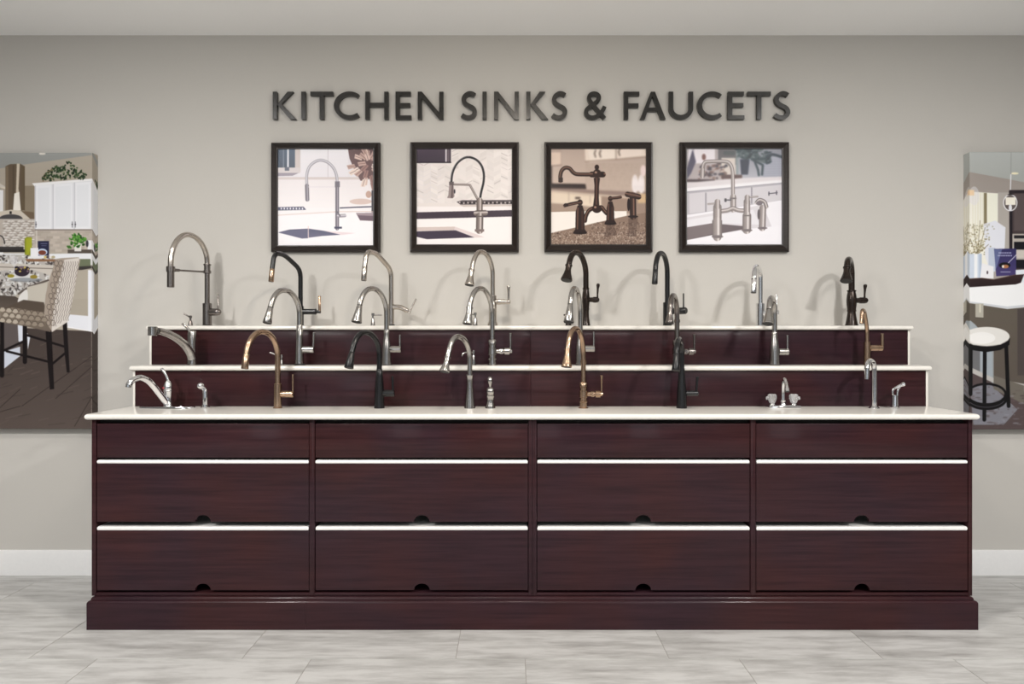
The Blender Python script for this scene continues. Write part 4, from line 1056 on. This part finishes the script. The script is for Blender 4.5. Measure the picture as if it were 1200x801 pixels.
def pic4():
    p = Paint(81, 98, 680, 700, .8, (214, 208, 214))
    p.rect(81, 98, 400, 300, (188, 178, 180)); p.rect(130, 98, 260, 190, (240, 234, 240)); p.rect(280, 98, 410, 200, (110, 108, 112))
    p.rect(400, 98, 680, 300, (150, 152, 164), col2=(190, 190, 200)); p.rect(560, 150, 680, 300, (178, 180, 194))
    for i in range(9): p.line([(560, 165 + 15 * i), (680, 163 + 15 * i)], 2, (140, 144, 160))
    p.ell(110, 140, 20, 60, (232, 228, 236)); p.poly([(120, 100), (140, 180), (110, 250), (84, 290), (84, 220)], (96, 92, 112)); p.ell(190, 150, 12, 20, (130, 96, 90))
    p.rect(300, 155, 388, 260, (222, 212, 206)); p.rect(392, 98, 408, 260, (150, 160, 164))
    for i in range(60):
        p.ell(p.rng.uniform(160, 330), p.rng.uniform(190, 290), p.rng.uniform(5, 16), p.rng.uniform(4, 10), [(84, 70, 76), (130, 104, 98), (176, 150, 136), (60, 56, 68)][i % 4], a=.8)
    p.poly([(418, 165), (476, 165), (466, 260), (424, 260)], (44, 52, 74))
    for i in range(70):
        a = p.rng.uniform(-2.9, .4); r = p.rng.uniform(20, 120)
        x, y = 490 + r * math.cos(a), 160 + r * math.sin(a) * .7
        p.ell(x, max(y, 104), p.rng.uniform(10, 26), p.rng.uniform(5, 11), [(56, 74, 82), (78, 96, 100), (40, 56, 66), (98, 112, 116)][i % 4], rot=p.rng.uniform(-1, 1))
    for q in ([(500, 170), (560, 200), (555, 260)], [(510, 180), (530, 230), (535, 264)], [(490, 165), (580, 160), (585, 190)]): p.line(q, 13, (52, 70, 80))
    for x in (330, 350, 370): p.ell(x, 125, 20, 14, (90, 96, 98))
    p.line(spline([(585, 150), (620, 134), (680, 150)], 5), 16, (50, 64, 78)); p.rect(81, 290, 260, 306, (86, 72, 76)); p.rect(300, 262, 430, 286, (96, 70, 68))
    p.poly([(81, 312), (420, 282), (680, 272), (680, 300), (81, 345)], (228, 222, 226)); p.poly([(81, 345), (680, 292), (680, 316), (81, 372)], (246, 244, 248))
    p.blur(81, 98, 680, 340, 4)
    p.poly([(81, 372), (680, 316), (680, 420), (81, 514)], (206, 202, 208)); p.poly([(81, 366), (680, 310), (680, 318), (81, 376)], (176, 172, 182))
    for pts in ([(96, 378), (198, 368), (198, 494), (96, 508)], [(206, 368), (486, 340), (486, 450), (206, 494)], [(494, 340), (680, 322), (680, 420), (494, 450)]):
        p.poly(pts, (218, 214, 220)); p.line(pts + [pts[0]], 2, (172, 168, 178))
    p.line([(202, 378), (202, 494)], 4, (140, 136, 146)); p.line([(490, 340), (490, 440)], 4, (140, 136, 146))
    p.line([(596, 380), (650, 374)], 6, (90, 86, 98)); p.line([(598, 370), (598, 390)], 7, (90, 86, 98)); p.line([(646, 364), (646, 385)], 7, (90, 86, 98))
    p.poly([(81, 514), (680, 420), (680, 700), (81, 700)], (246, 244, 250)); p.poly([(81, 530), (560, 450), (620, 600), (420, 620), (81, 680)], (226, 222, 228)); p.poly([(81, 545), (500, 480), (540, 575), (300, 565), (81, 590)], (238, 236, 242))
    p.poly([(81, 592), (240, 566), (440, 584), (480, 596), (240, 640), (81, 672)], (112, 100, 104)); p.poly([(81, 592), (240, 566), (250, 630), (81, 672)], (130, 118, 120)); p.poly([(81, 672), (480, 600), (680, 580), (680, 700), (81, 700)], (248, 246, 252))
    Dk, Md, Li = (116, 106, 106), (170, 160, 158), (238, 232, 232)
    p.tube(spline([(182, 268), (184, 215), (196, 184), (230, 178), (320, 178), (352, 192), (368, 230), (372, 300), (372, 440)], 6), 23, Dk, Md, Li); p.tube([(181, 235), (180, 270)], 30, Dk, Md, Li)
    p.tube([(374, 400), (374, 480)], 36, Dk, Md, Li); p.tube([(322, 420), (360, 420)], 8, (70, 66, 74), (90, 84, 92), (120, 116, 124)); p.rect(320, 410, 332, 432, (66, 62, 72)); p.rect(352, 405, 394, 414, (120, 110, 112))
    p.tube(spline([(300, 490), (340, 484), (372, 472), (405, 484), (450, 488)], 5), 26, Dk, Md, Li)
    p.tube([(275, 465), (274, 652)], 52, Dk, Md, Li); p.rect(242, 548, 304, 556, (130, 120, 120)); p.tube([(273, 560), (273, 640)], 62, Dk, Md, Li); p.ell(275, 650, 36, 9, (130, 120, 122))
    p.tube([(460, 430), (460, 520)], 40, Dk, Md, Li); p.tube([(460, 520), (459, 606)], 54, Dk, Md, Li); p.ell(460, 610, 34, 8, (130, 120, 122)); p.rect(434, 514, 486, 522, (126, 116, 116))
    p.tube([(280, 440), (215, 446)], 10, Dk, Md, Li); p.tube([(275, 430), (275, 462)], 34, Dk, Md, Li); p.tube([(455, 404), (528, 398)], 10, Dk, Md, Li); p.tube([(462, 402), (462, 430)], 32, Dk, Md, Li)
    p.tube([(560, 470), (556, 594)], 42, Dk, Md, Li); p.tube(spline([(522, 436), (540, 420), (570, 432), (582, 462)], 5), 24, (80, 72, 76), Md, Li); p.ell(558, 596, 30, 7, (126, 116, 120)); p.ell(538, 440, 20, 14, (126, 116, 122)); p.ell(534, 510, 8, 32, (100, 92, 96))
    p.blur(81, 98, 680, 700, 1.2)
    return p

# ---------------------------------------------------------------- framed pictures
def framed(label, px0, px1, py0, py1, q, paint, name):
    zf = WALL - 0.028
    x0, x1, z0, z1 = X(px0, zf), X(px1, zf), H(py1, zf), H(py0, zf)
    a, b, c, d = X(q[0], zf + .012), X(q[1], zf + .012), H(q[3], zf + .012), H(q[2], zf + .012)
    cx, cz = (x0 + x1) / 2, z0
    t = thing('framed_picture', label, 'picture', (cx, WALL - 0.001, cz), 'framed faucet photographs in a row')
    o = lambda x, y, z: (x - cx, y - WALL + 0.001, z - cz)
    wl, wr, wb, wt = a - x0, x1 - b, c - z0, z1 - d
    prof = [(0.0, -0.001), (0.0, -0.022), (0.06, -0.0265), (0.26, -0.0275), (0.86, -0.013), (1.0, -0.0125), (1.0, -0.003)]
    corner = [(x0, z0, wl, wb, 1, 1), (x1, z0, wr, wb, -1, 1), (x1, z1, wr, wt, -1, -1), (x0, z1, wl, wt, 1, -1)]
    for k in range(4):
        A, B = corner[k], corner[(k + 1) % 4]
        m = MB(); vs = []
        for (cx_, cz_, wx, wz, sx, sz) in (A, B):
            vs += [o(cx_ + sx * wx * u, WALL + y, cz_ + sz * wz * u) for u, y in prof]
        n = len(prof)
        m.add(vs, [(i, (i + 1) % n, n + (i + 1) % n, n + i) for i in range(n)] + [tuple(range(n - 1, -1, -1)), tuple(range(n, 2 * n))])
        m.build('frame_rail', M_frame, t, smooth=False)
    y = WALL - 0.006
    e = 0.001
    me = bpy.data.meshes.new('print')
    V = [o(a - e, y, c - e), o(b + e, y, c - e), o(b + e, y, d + e), o(a - e, y, d + e)]
    V += [(vx, -0.0015, vz) for vx, vy, vz in V]
    me.from_pydata(V, [], [(0, 1, 2, 3), (7, 6, 5, 4), (0, 4, 5, 1), (1, 5, 6, 2), (2, 6, 7, 3), (3, 7, 4, 0)])
    uv = me.uv_layers.new(name='print')
    base = [(0, 0), (1, 0), (1, 1), (0, 1)]
    for l in me.loops: uv.data[l.index].uv = base[l.vertex_index % 4]
    tag(link('print', me, paint().material(name, 0.35), t), 'glossy photograph print')
framed('framed photo of a hose-arch faucet above a sink on white, leftmost of four', 317.2, 445.2, 166.6, 295, (325, 437, 174.1, 287), pic1, 'photo_print_hose_faucet')
framed('framed photo of a faucet with black hose and herringbone tiles, second from left', 480.3, 608, 166, 294.8, (488.1, 599.7, 173.8, 286), pic2, 'photo_print_black_hose')
framed('framed sepia photo of a bronze bridge faucet on granite, third from left', 638, 765, 166, 294.8, (646, 757.3, 173.8, 286), pic3, 'photo_print_bronze_bridge')
framed('framed photo of a nickel bridge faucet with a plant behind, rightmost of four', 797, 925.2, 166, 294.8, (805.3, 917, 173.8, 286), pic4, 'photo_print_nickel_bridge')

# ---------------------------------------------------------------- large canvas prints
def left_print():
    p = Paint(-108, 178.6, 108, 502.5, 3.6, (190, 182, 170))
    P, R, E, Ln = p.poly, p.rect, p.ell, p.line
    P([(-108, 178), (108, 178), (108, 181), (29, 192), (-108, 214)], (166, 168, 166), col2=(150, 152, 148))
    E(50, 179.4, 4, 1.2, (236, 232, 224))
    P([(-108, 214), (29, 192), (108, 181), (108, 260), (-108, 260)], (186, 178, 166), col2=(176, 166, 152))
    R(29, 217, 41, 258, (150, 138, 120)); R(-108, 222, 4, 300, (236, 236, 238))
    P([(0, 216), (8, 219), (7, 221), (0, 219)], (226, 216, 200)); P([(-30, 206), (0, 214), (8, 219), (-30, 218)], (210, 204, 196))
    # extractor hood
    P([(6.5, 194), (12, 191.5), (24, 191), (29.5, 194), (29.5, 246), (6.5, 246)], (112, 98, 82)); R(6.5, 194, 10, 246, (132, 118, 100)); R(15, 193, 17, 230, (96, 84, 70))
    P([(20, 191), (23.5, 191), (22, 220), (25, 246), (16, 246), (19, 226)], (214, 204, 188)); P([(17, 226), (23, 224), (24.5, 246), (15.5, 246)], (244, 240, 232)); R(25, 194, 29.5, 246, (110, 96, 78))
    P([(-26, 252), (13, 245), (25, 246.5), (40, 255), (33, 256), (0, 256)], (214, 206, 194)); P([(25, 246.5), (40, 248), (41, 258), (36, 256)], (122, 106, 88))
    P(arc(13, 256, 14, 5.6, 0, 180, 14), (84, 82, 84)); R(11.5, 247, 14, 250, (40, 36, 34))
    # backsplash
    R(-108, 256, 108, 293, (196, 188, 180)); R(4, 256.5, 33, 291, (206, 200, 194))
    for j in range(13):
        for i in range(9):
            x, y = 5 + 4.0 * i - (j % 2) * 2, 257.5 + 2.7 * j
            if x > 41: continue
            E(x + 2, y + 1.2, 1.9, .75, (236, 232, 228) if (i + j) % 3 else (176, 166, 158)); E(x + 2.4, y + 2.2, 1.6, .45, (146, 134, 126), a=.6)
    for j in range(8):
        for i in range(9):
            c = p.rng.uniform(-14, 12); R(44 + 8 * i - (j % 3) * 2.6, 270 + 3.1 * j, 51.6 + 8 * i - (j % 3) * 2.6, 272.9 + 3.1 * j, (196 + c, 186 + c, 176 + c))
    R(43, 262, 43.8, 292, (230, 226, 222))
    # upper cabinets
    P([(38, 214), (108, 208.5), (114, 209), (114, 213), (42, 219)], (244, 244, 246)); P([(41, 217), (108, 211), (108, 269), (41, 268.6)], (228, 229, 234))
    for a, b, t0, t1 in ((42, 61, 216.8, 215.6), (63, 86, 215.2, 213.6), (88.4, 107.4, 213.4, 212)):
        P([(a, t0), (b, t1), (b, 268), (a, 268)], (242, 243, 247)); P([(a + 2.5, t0 + 3), (b - 2.5, t1 + 3), (b - 2.5, 265), (a + 2.5, 265)], (236, 238, 243)); Ln([(a, t0), (a, 268)], .6, (196, 196, 204))
    R(41, 268, 108, 269.4, (142, 132, 124))
    for x in (42.6, 85.4, 89): Ln([(x, 259.4), (x, 265.6)], 1.1, (150, 150, 156)); E(x, 262.4, .9, .9, (90, 90, 96))
    for i in range(170):
        x = p.rng.uniform(50, 102); t = (x - 50) / 52; top = 207 - 16 * math.sin(math.pi * min(max(t * 1.05, 0), 1)) - 4 * (t > .55)
        y = p.rng.uniform(top, 211 - t * 1.5); E(x, y, p.rng.uniform(.8, 1.9), p.rng.uniform(.6, 1.2), [(36, 58, 34), (52, 78, 44), (26, 42, 26), (84, 104, 66), (128, 116, 88) if x < 62 else (40, 64, 38)][i % 5], rot=p.rng.uniform(0, 3))
    # back counter
    R(-108, 292, 30, 295, (54, 50, 50)); R(-108, 288.5, 28, 292, (70, 66, 66)); P([(-108, 295), (60, 297), (108, 296), (108, 310), (-108, 310)], (238, 240, 244)); R(80, 292, 108, 296.4, (96, 88, 82))
    Ln(spline([(0, 275.5), (3, 277), (5, 281), (5.6, 285)], 4), 1.2, (50, 46, 46))
    P([(29.2, 279), (32, 277), (37.6, 277.6), (38.2, 300), (34, 301), (29.4, 302)], (146, 152, 44)); P([(31, 279), (37.8, 277.8), (37.8, 288), (33, 300), (31, 301)], (172, 178, 56))
    R(44.8, 282, 58, 299, (44, 46, 76)); E(50, 295, 6, 4.2, (206, 220, 240)); E(50, 295.6, 4.6, 2.8, (130, 74, 58)); R(48, 284.6, 56, 285.3, (150, 150, 176)); R(49, 287, 55, 287.6, (120, 120, 150))
    R(88, 285, 96, 294, (232, 230, 226))
    for i in range(70):
        a, r = p.rng.uniform(0, 6.28), p.rng.uniform(0, 10); x, y = 92 + r * math.cos(a), 281 + r * math.sin(a) * .75
        E(x, y, p.rng.uniform(1, 2.2), p.rng.uniform(.7, 1.4), [(58, 112, 42), (84, 148, 58), (40, 84, 32), (112, 170, 76)][i % 4], rot=p.rng.uniform(0, 3))
    for i in range(6): E(80 + i * .7, 288 + i % 3, 1.3, .8, (70, 120, 50))
    R(103.5, 281, 108, 292, (240, 240, 244)); E(103, 285, 1.6, 4, (70, 70, 76))
    # island tops with granite
    def granite(pts, n, x0, y0, x1, y1):
        P(pts, (196, 192, 188))
        keep = p.a.copy()
        for i in range(n):
            x, y = p.rng.uniform(x0, x1), p.rng.uniform(y0, y1)
            E(x, y, p.rng.uniform(.8, 3.2), p.rng.uniform(.5, 1.6), [(90, 84, 82), (236, 236, 236), (140, 132, 128), (222, 222, 224), (62, 56, 56)][i % 5], rot=p.rng.uniform(0, 3), a=.85)
        r = p.win(-108, 178, 108, 503); sl, gx, gy = r; m = p.polymask(pts, gx, gy)[..., None]
        p.a[sl] = p.a[sl] * m + keep[sl] * (1 - m)
    granite([(-108, 298), (30, 298), (66, 303), (66, 311), (20, 309), (-108, 305)], 260, -108, 297, 66, 311)
    P([(-108, 305), (20, 308.5), (66, 310.5), (66, 330), (-108, 330)], (214, 208, 200)); Ln([(-108, 309), (66, 314.5)], 1, (140, 130, 122))
    R(36, 290, 45.5, 301, (244, 244, 248)); P([(30, 303), (66, 303.5), (64, 306), (32, 306)], (150, 112, 84)); R(33, 300, 52, 302.6, (240, 240, 242))
    for x, c in ((54, (220, 200, 130)), (57, (90, 80, 86)), (60, (236, 232, 226)), (63, (190, 180, 150)), (48, (236, 236, 240))): E(x, 300.8, 2.2, 1.6, c)
    R(92, 303, 107, 312, (120, 128, 104)); P([(92, 312), (108, 311), (108, 316), (91, 316)], (70, 66, 64)); P([(90, 317), (108, 314), (108, 420), (80, 420)], (186, 178, 166)); R(104, 318, 108, 372, (240, 242, 248))
    granite([(-108, 318), (40, 316), (58, 322), (57, 329), (30, 338), (18, 347), (4, 346), (-108, 340)], 520, -108, 314, 60, 348)
    Ln([(57, 328), (34, 336), (22, 344)], 2.2, (104, 94, 88)); P([(-108, 340), (4, 346), (18, 347), (23, 350), (20, 360), (0, 364), (-108, 364)], (82, 72, 66), col2=(110, 100, 92))
    P([(32, 336), (56, 330), (54, 356), (32, 354)], (206, 200, 190)); P(spline([(21, 352), (24, 345), (32, 339), (32, 354), (21, 354)], 4), (232, 230, 228))
    E(29, 325.5, 18, 3.2, (236, 238, 240)); E(31, 327.6, 19, 2.6, (136, 140, 146), a=.7); E(26, 322, 14, 2.4, (222, 222, 222)); E(26, 317.5, 9, 6, (58, 48, 60))
    for i in range(26): E(p.rng.uniform(18, 34), p.rng.uniform(312.5, 318), 1.5, 1.2, [(60, 46, 62), (130, 110, 126), (208, 190, 110), (36, 28, 40)][i % 4])
    E(13, 323, 4, 2, (168, 156, 60)); E(40, 324, 4.4, 2.2, (160, 142, 62)); P([(11, 300), (22, 300), (20, 308), (17, 313), (13, 308)], (226, 224, 226), a=.75); Ln([(17, 312), (17, 322)], .8, (220, 220, 224))
    # floor
    P([(-108, 404), (0, 404), (24, 384), (108, 388), (108, 503), (-108, 503)], (80, 70, 66), col2=(100, 89, 84))
    for i in range(150):
        x, y = p.rng.uniform(-108, 106), p.rng.uniform(390, 500); Ln([(x, y), (x + p.rng.uniform(6, 20), y - p.rng.uniform(2, 7))], p.rng.uniform(.5, 1.6), [(70, 60, 57), (116, 104, 98), (92, 81, 76)][i % 3], a=.4)
    for q in ([(88, 500), (108, 466)], [(26, 476), (108, 418)], [(-108, 470), (0, 478), (24, 456)], [(66, 467), (108, 430)], [(-60, 500), (24, 476)]): Ln(q, .8, (54, 44, 40), a=.8)
    P([(78, 365), (108, 368.5), (108, 388), (80, 383)], (236, 238, 244)); Ln([(79, 383), (108, 388)], 1.2, (252, 252, 255)); R(104, 316, 108, 386, (238, 240, 246)); P([(80, 350), (104, 350), (104, 370), (80, 368)], (182, 174, 162))
    P([(5, 378), (22, 380), (22, 412), (5, 428)], (106, 98, 96)); P([(21, 380), (27, 382), (27, 402), (22, 400)], (226, 230, 240)); P([(5, 412), (24, 406), (24, 417), (5, 432)], (214, 220, 232)); P([(32, 390), (36, 394), (33, 410)], (226, 230, 240))
    # counter chair
    W_ = (24, 15, 17)
    for q in ([(2.5, 372), (2.5, 440)], [(29.5, 380), (29.5, 424)]): Ln(q, 5, W_)
    for q in ([(4, 411), (30, 399)], [(8, 411.5), (58, 424)], [(30, 392), (76, 406)], [(60, 428), (78, 413)]): Ln(q, 2.6, W_)
    P([(54, 388), (61, 388), (64, 456), (59, 456.5), (56, 420)], W_); P([(74, 378), (79, 377), (82.4, 436), (79, 436.6), (76, 410)], W_)
    P([(0, 363), (28, 351), (52, 354), (56, 372), (0, 366)], (98, 86, 76)); P([(0, 363), (14, 360), (54, 366), (60, 380), (60, 389), (30, 382), (0, 377)], (146, 134, 120), col2=(120, 108, 98))
    P([(66, 303), (73, 302), (93, 301), (95, 304), (87, 345), (80, 377), (62, 389), (56, 380), (52, 370), (54, 345), (59, 325)], (176, 164, 152)); P([(76, 304), (94, 301.5), (87, 345), (80, 377), (61, 389), (62, 372), (68, 335)], (226, 220, 214))
    for j in range(12):
        for i in range(4):
            y = 308 + 6.4 * j; x = 67 + 5.2 * i - (y - 305) * .17 + (j % 2) * 2.6
            if i < 2 and y < 385: Ln([(x - 2.4, y), (x - 1.4, y - 2.8), (x + 1.6, y - 2.8), (x + 2.6, y), (x + 1.6, y + 2.8), (x - 1.4, y + 2.8), (x - 2.4, y)], .6, (112, 100, 92))
    for i in range(7):
        pts = []
        for j in range(24):
            y = 306 + 3.3 * j; x = 76.5 + 2.7 * i - (y - 304) * .175 + (.7 if j % 2 else -.7)
            if y < 384 - i * 1.4: pts.append((x, y))
        Ln(pts, .7, (150, 140, 134))
    for j in range(3):
        for i in range(8):
            x, y = 3 + 7.6 * i + (j % 2) * 3.8, 362.5 + 6.2 * j + i * .9
            if x < 54: E(x, y, 3.5, 2.6, (196, 186, 172) if i < 3 else (162, 150, 136)); Ln([(x - 3.6, y), (x - 1.8, y - 2.8), (x + 1.8, y - 2.8), (x + 3.6, y)], .7, (100, 88, 80))
    p.blur(-108, 178, 108, 502, .28)
    return p

def right_print():
    p = Paint(1136.6, 178, 1352, 503, 3.6, (176, 168, 160))
    P, R, E, Ln = p.poly, p.rect, p.ell, p.line
    R(1136, 178, 1352, 236, (196, 200, 198), col2=(176, 178, 174)); P([(1136, 201), (1180, 209), (1200, 213), (1352, 226), (1352, 400), (1136, 400)], (172, 164, 158), col2=(190, 184, 180))
    P([(1136, 224), (1170, 226), (1170, 310), (1136, 310)], (250, 248, 238)); R(1152.5, 225.5, 1156, 262, (150, 140, 112)); R(1156, 226, 1168.6, 275, (250, 250, 236))
    for i in range(5): R(1139 + 3 * i, 225, 1140 + 3 * i, 275, (236, 232, 210), a=.7)
    R(1169, 225, 1182, 300, (190, 184, 178)); E(1189, 202.6, 4.4, 1.3, (252, 244, 214)); Ln([(1184.6, 178), (1184.3, 206)], .5, (150, 150, 150)); Ln([(1184.3, 204), (1183.6, 227)], 1.2, (240, 240, 244))
    R(1182.4, 222, 1352, 334, (84, 72, 74)); P([(1182, 223), (1352, 216), (1352, 224), (1182, 226)], (54, 46, 50)); R(1183, 240, 1186, 334, (40, 34, 42)); R(1188, 226, 1240, 270, (104, 92, 92))
    R(1186, 273.6, 1352, 304, (196, 190, 182)); R(1188, 275.4, 1352, 279, (40, 38, 44)); R(1188, 283, 1352, 292, (26, 26, 34)); R(1188, 293, 1352, 302, (214, 208, 200)); R(1186, 304, 1352, 314, (30, 28, 36))
    E(1183.6, 237, 8.4, 10, (246, 246, 250)); E(1183.6, 237, 7.2, 8.8, (110, 100, 98)); R(1178, 230.6, 1190, 239.6, (255, 250, 238)); E(1183.6, 243, 2, 4, (244, 244, 250)); P([(1179.6, 228), (1188, 228), (1184, 225.6)], (56, 50, 52))
    E(1141, 229, 6, 11, (238, 236, 240), a=.5); R(1136.6, 222, 1141, 228.6, (250, 224, 190))
    P([(1152, 262), (1166, 258), (1178, 266), (1177, 292), (1160, 318), (1154, 300)], (238, 240, 248)); R(1158, 290, 1166, 318, (206, 214, 230))
    for i in range(240):
        t = p.rng.random(); y = 262 + 36 * t; x = 1145 + p.rng.normal() * (9 - 6 * t)
        E(x, y, p.rng.uniform(.5, 1.3), p.rng.uniform(.5, 1.1), [(150, 136, 92), (222, 214, 190), (112, 102, 66), (176, 168, 128), (250, 250, 244)][i % 5], a=.8 * (.4 + .6 * t))
    for q in ([(1145, 297), (1140, 262)], [(1146, 297), (1154, 266)], [(1145, 297), (1148, 258)], [(1147, 296), (1158, 286)], [(1143, 297), (1136, 278)]): Ln(q, .5, (126, 112, 84))
    R(1135.5, 297, 1150, 326, (216, 226, 240)); R(1141, 297, 1145, 326, (250, 252, 255)); R(1147, 297, 1150, 326, (190, 204, 224)); P([(1150, 308), (1164, 312), (1164, 326), (1148, 326)], (246, 246, 250)); E(1156.6, 319, .9, 2, (70, 50, 60))
    P([(1164.4, 291.4), (1190.6, 290.8), (1190.6, 322), (1167, 323.5)], (60, 56, 104), col2=(84, 74, 126)); P([(1164.4, 292), (1174, 291.6), (1168, 312), (1166, 316)], (150, 170, 206), a=.55)
    for y, a, b in ((296, 1170, 1184), (299.2, 1169, 1185.6)):
        x = a
        while x < b: R(x, y - .8, x + 1.3, y + .8, (198, 200, 226)); x += 1.9
    Ln([(1181, 308), (1190.6, 298.4)], .8, (236, 236, 244)); E(1177, 310.6, 6.8, 3.4, (26, 22, 28)); E(1177.6, 312, 4.2, 2.2, (186, 130, 92)); E(1175, 312, 1.4, 1.8, (246, 240, 232)); R(1172, 318, 1184, 318.8, (190, 190, 214))
    P([(1190, 316), (1352, 308), (1352, 340), (1190, 334)], (236, 242, 248)); P([(1136, 333), (1192, 331), (1352, 322), (1352, 350), (1215, 356), (1180, 361.4), (1136, 353)], (250, 251, 253)); P([(1136, 353), (1180, 359), (1352, 342), (1352, 345), (1180, 362), (1136, 355.4)], (218, 222, 228))
    P([(1130, 326.6), (1148, 325.6), (1164, 327), (1188, 322), (1200, 321), (1196, 331), (1190, 333), (1148, 335.6), (1134, 336.4)], (66, 48, 48), col2=(48, 34, 36)); Ln([(1136, 326.4), (1150, 325.6), (1164, 327.4), (1190, 321.6)], .8, (110, 90, 84))
    P([(1136, 355), (1180, 362), (1352, 345), (1352, 503), (1136, 503)], (112, 104, 94), col2=(98, 90, 84)); P([(1192, 362), (1352, 345), (1352, 440), (1192, 440)], (88, 80, 78)); R(1142.6, 355.6, 1152, 372.5, (190, 186, 174)); R(1147, 356, 1149, 366, (224, 220, 206)); Ln([(1142.6, 372), (1152, 372.6)], .8, (80, 74, 68))
    P([(1136, 375), (1142, 380), (1152, 391), (1136, 392)], (176, 184, 190)); P([(1136, 402), (1162, 412), (1164, 503), (1136, 503)], (134, 140, 150), a=.6); P([(1148, 410), (1164, 410), (1164, 455), (1148, 450)], (206, 220, 230), a=.6)
    P([(1136, 430), (1164, 443), (1352, 480), (1352, 503), (1136, 440)], (196, 194, 190)); P([(1136, 436), (1160, 447), (1200, 474), (1352, 498), (1352, 503), (1136, 503)], (96, 84, 84)); P([(1136, 452), (1160, 450), (1192, 480), (1176, 498), (1140, 498)], (138, 138, 146)); P([(1164, 440), (1200, 452), (1200, 474), (1164, 456)], (122, 116, 108))
    for i in range(90):
        x, y = p.rng.uniform(1137, 1200), p.rng.uniform(452, 500); E(x, y, p.rng.uniform(1, 4), p.rng.uniform(.4, 1.2), [(80, 66, 66), (158, 158, 168), (112, 98, 98)][i % 3], a=.4)
    # round stool
    K = (17, 14, 17)
    for q in ([(1137, 402), (1136.8, 462)], [(1153.6, 408), (1153, 492)], [(1178.6, 402), (1181.6, 476)]): Ln(q, 4.4, K)
    th = [(1155.5 + 22.6 * math.cos(i * .2094), 462 + 12 * math.sin(i * .2094)) for i in range(31)]
    Ln([(x, y + 4.5) for x, y in th[0:16]], 4.6, K); Ln(th, 2.6, K); Ln([(x, y + 2) for x, y in th[0:16]], 4, K); Ln([(x, y + 3.4) for x, y in th[2:14]], .6, (120, 118, 126))
    P([(1128, 396), (1183, 396), (1182.6, 404), (1172, 410), (1155, 412.6), (1138, 410), (1128.6, 404)], K); E(1155.6, 394.4, 27.2, 11.4, (236, 234, 230)); E(1150, 396, 16, 7, (250, 249, 247)); Ln([(1130, 399), (1140, 404), (1156, 405.6), (1172, 403.6), (1181, 398.6)], .7, (190, 186, 180))
    p.blur(1136, 178, 1352, 503, .28)
    return p

def canvas(label, px0, px1, py0, py1, paint, name):
    zf = WALL - 0.050
    x0, x1, z0, z1 = X(px0, zf), X(px1, zf), H(py1, zf), H(py0, zf)
    t = 0.049
    me = bpy.data.meshes.new('canvas_print')
    r = 0.0025
    V, UV, F = [], [], []
    W_, H_ = x1 - x0, z1 - z0
    def ring(i, y, ou):
        b = len(V)
        for sx, sz in ((0, 0), (1, 0), (1, 1), (0, 1)):
            V.append((x0 + i if sx == 0 else x1 - i, y, z0 + i if sz == 0 else z1 - i))
            UV.append((-ou / W_ if sx == 0 else 1 + ou / W_, -ou / H_ if sz == 0 else 1 + ou / H_))
        return b
    a, b, c = ring(r, zf, 0), ring(0, zf + r, r), ring(0, WALL - 0.0008, t)
    F.append((a, a + 1, a + 2, a + 3))
    for p, q in ((a, b), (b, c)):
        for k in range(4):
            l = (k + 1) % 4
            F.append((p + k, q + k, q + l, p + l))
    F.append((c + 3, c + 2, c + 1, c))
    me.from_pydata(V, [], F)
    uv = me.uv_layers.new(name='print')
    for l in me.loops: uv.data[l.index].uv = UV[l.vertex_index]
    me.materials.append(paint().material(name, 0.5))
    tag(link('canvas_print', me), label, 'wall print')
canvas('large wrapped canvas of a white kitchen with patterned counter chair, left of the display', -108, 107.8, 178.8, 502.5, left_print, 'canvas_print_kitchen')
canvas('large wrapped canvas of a white counter with round stool, right of the display', 1136.6, 1352, 178, 503, right_print, 'canvas_print_stool')
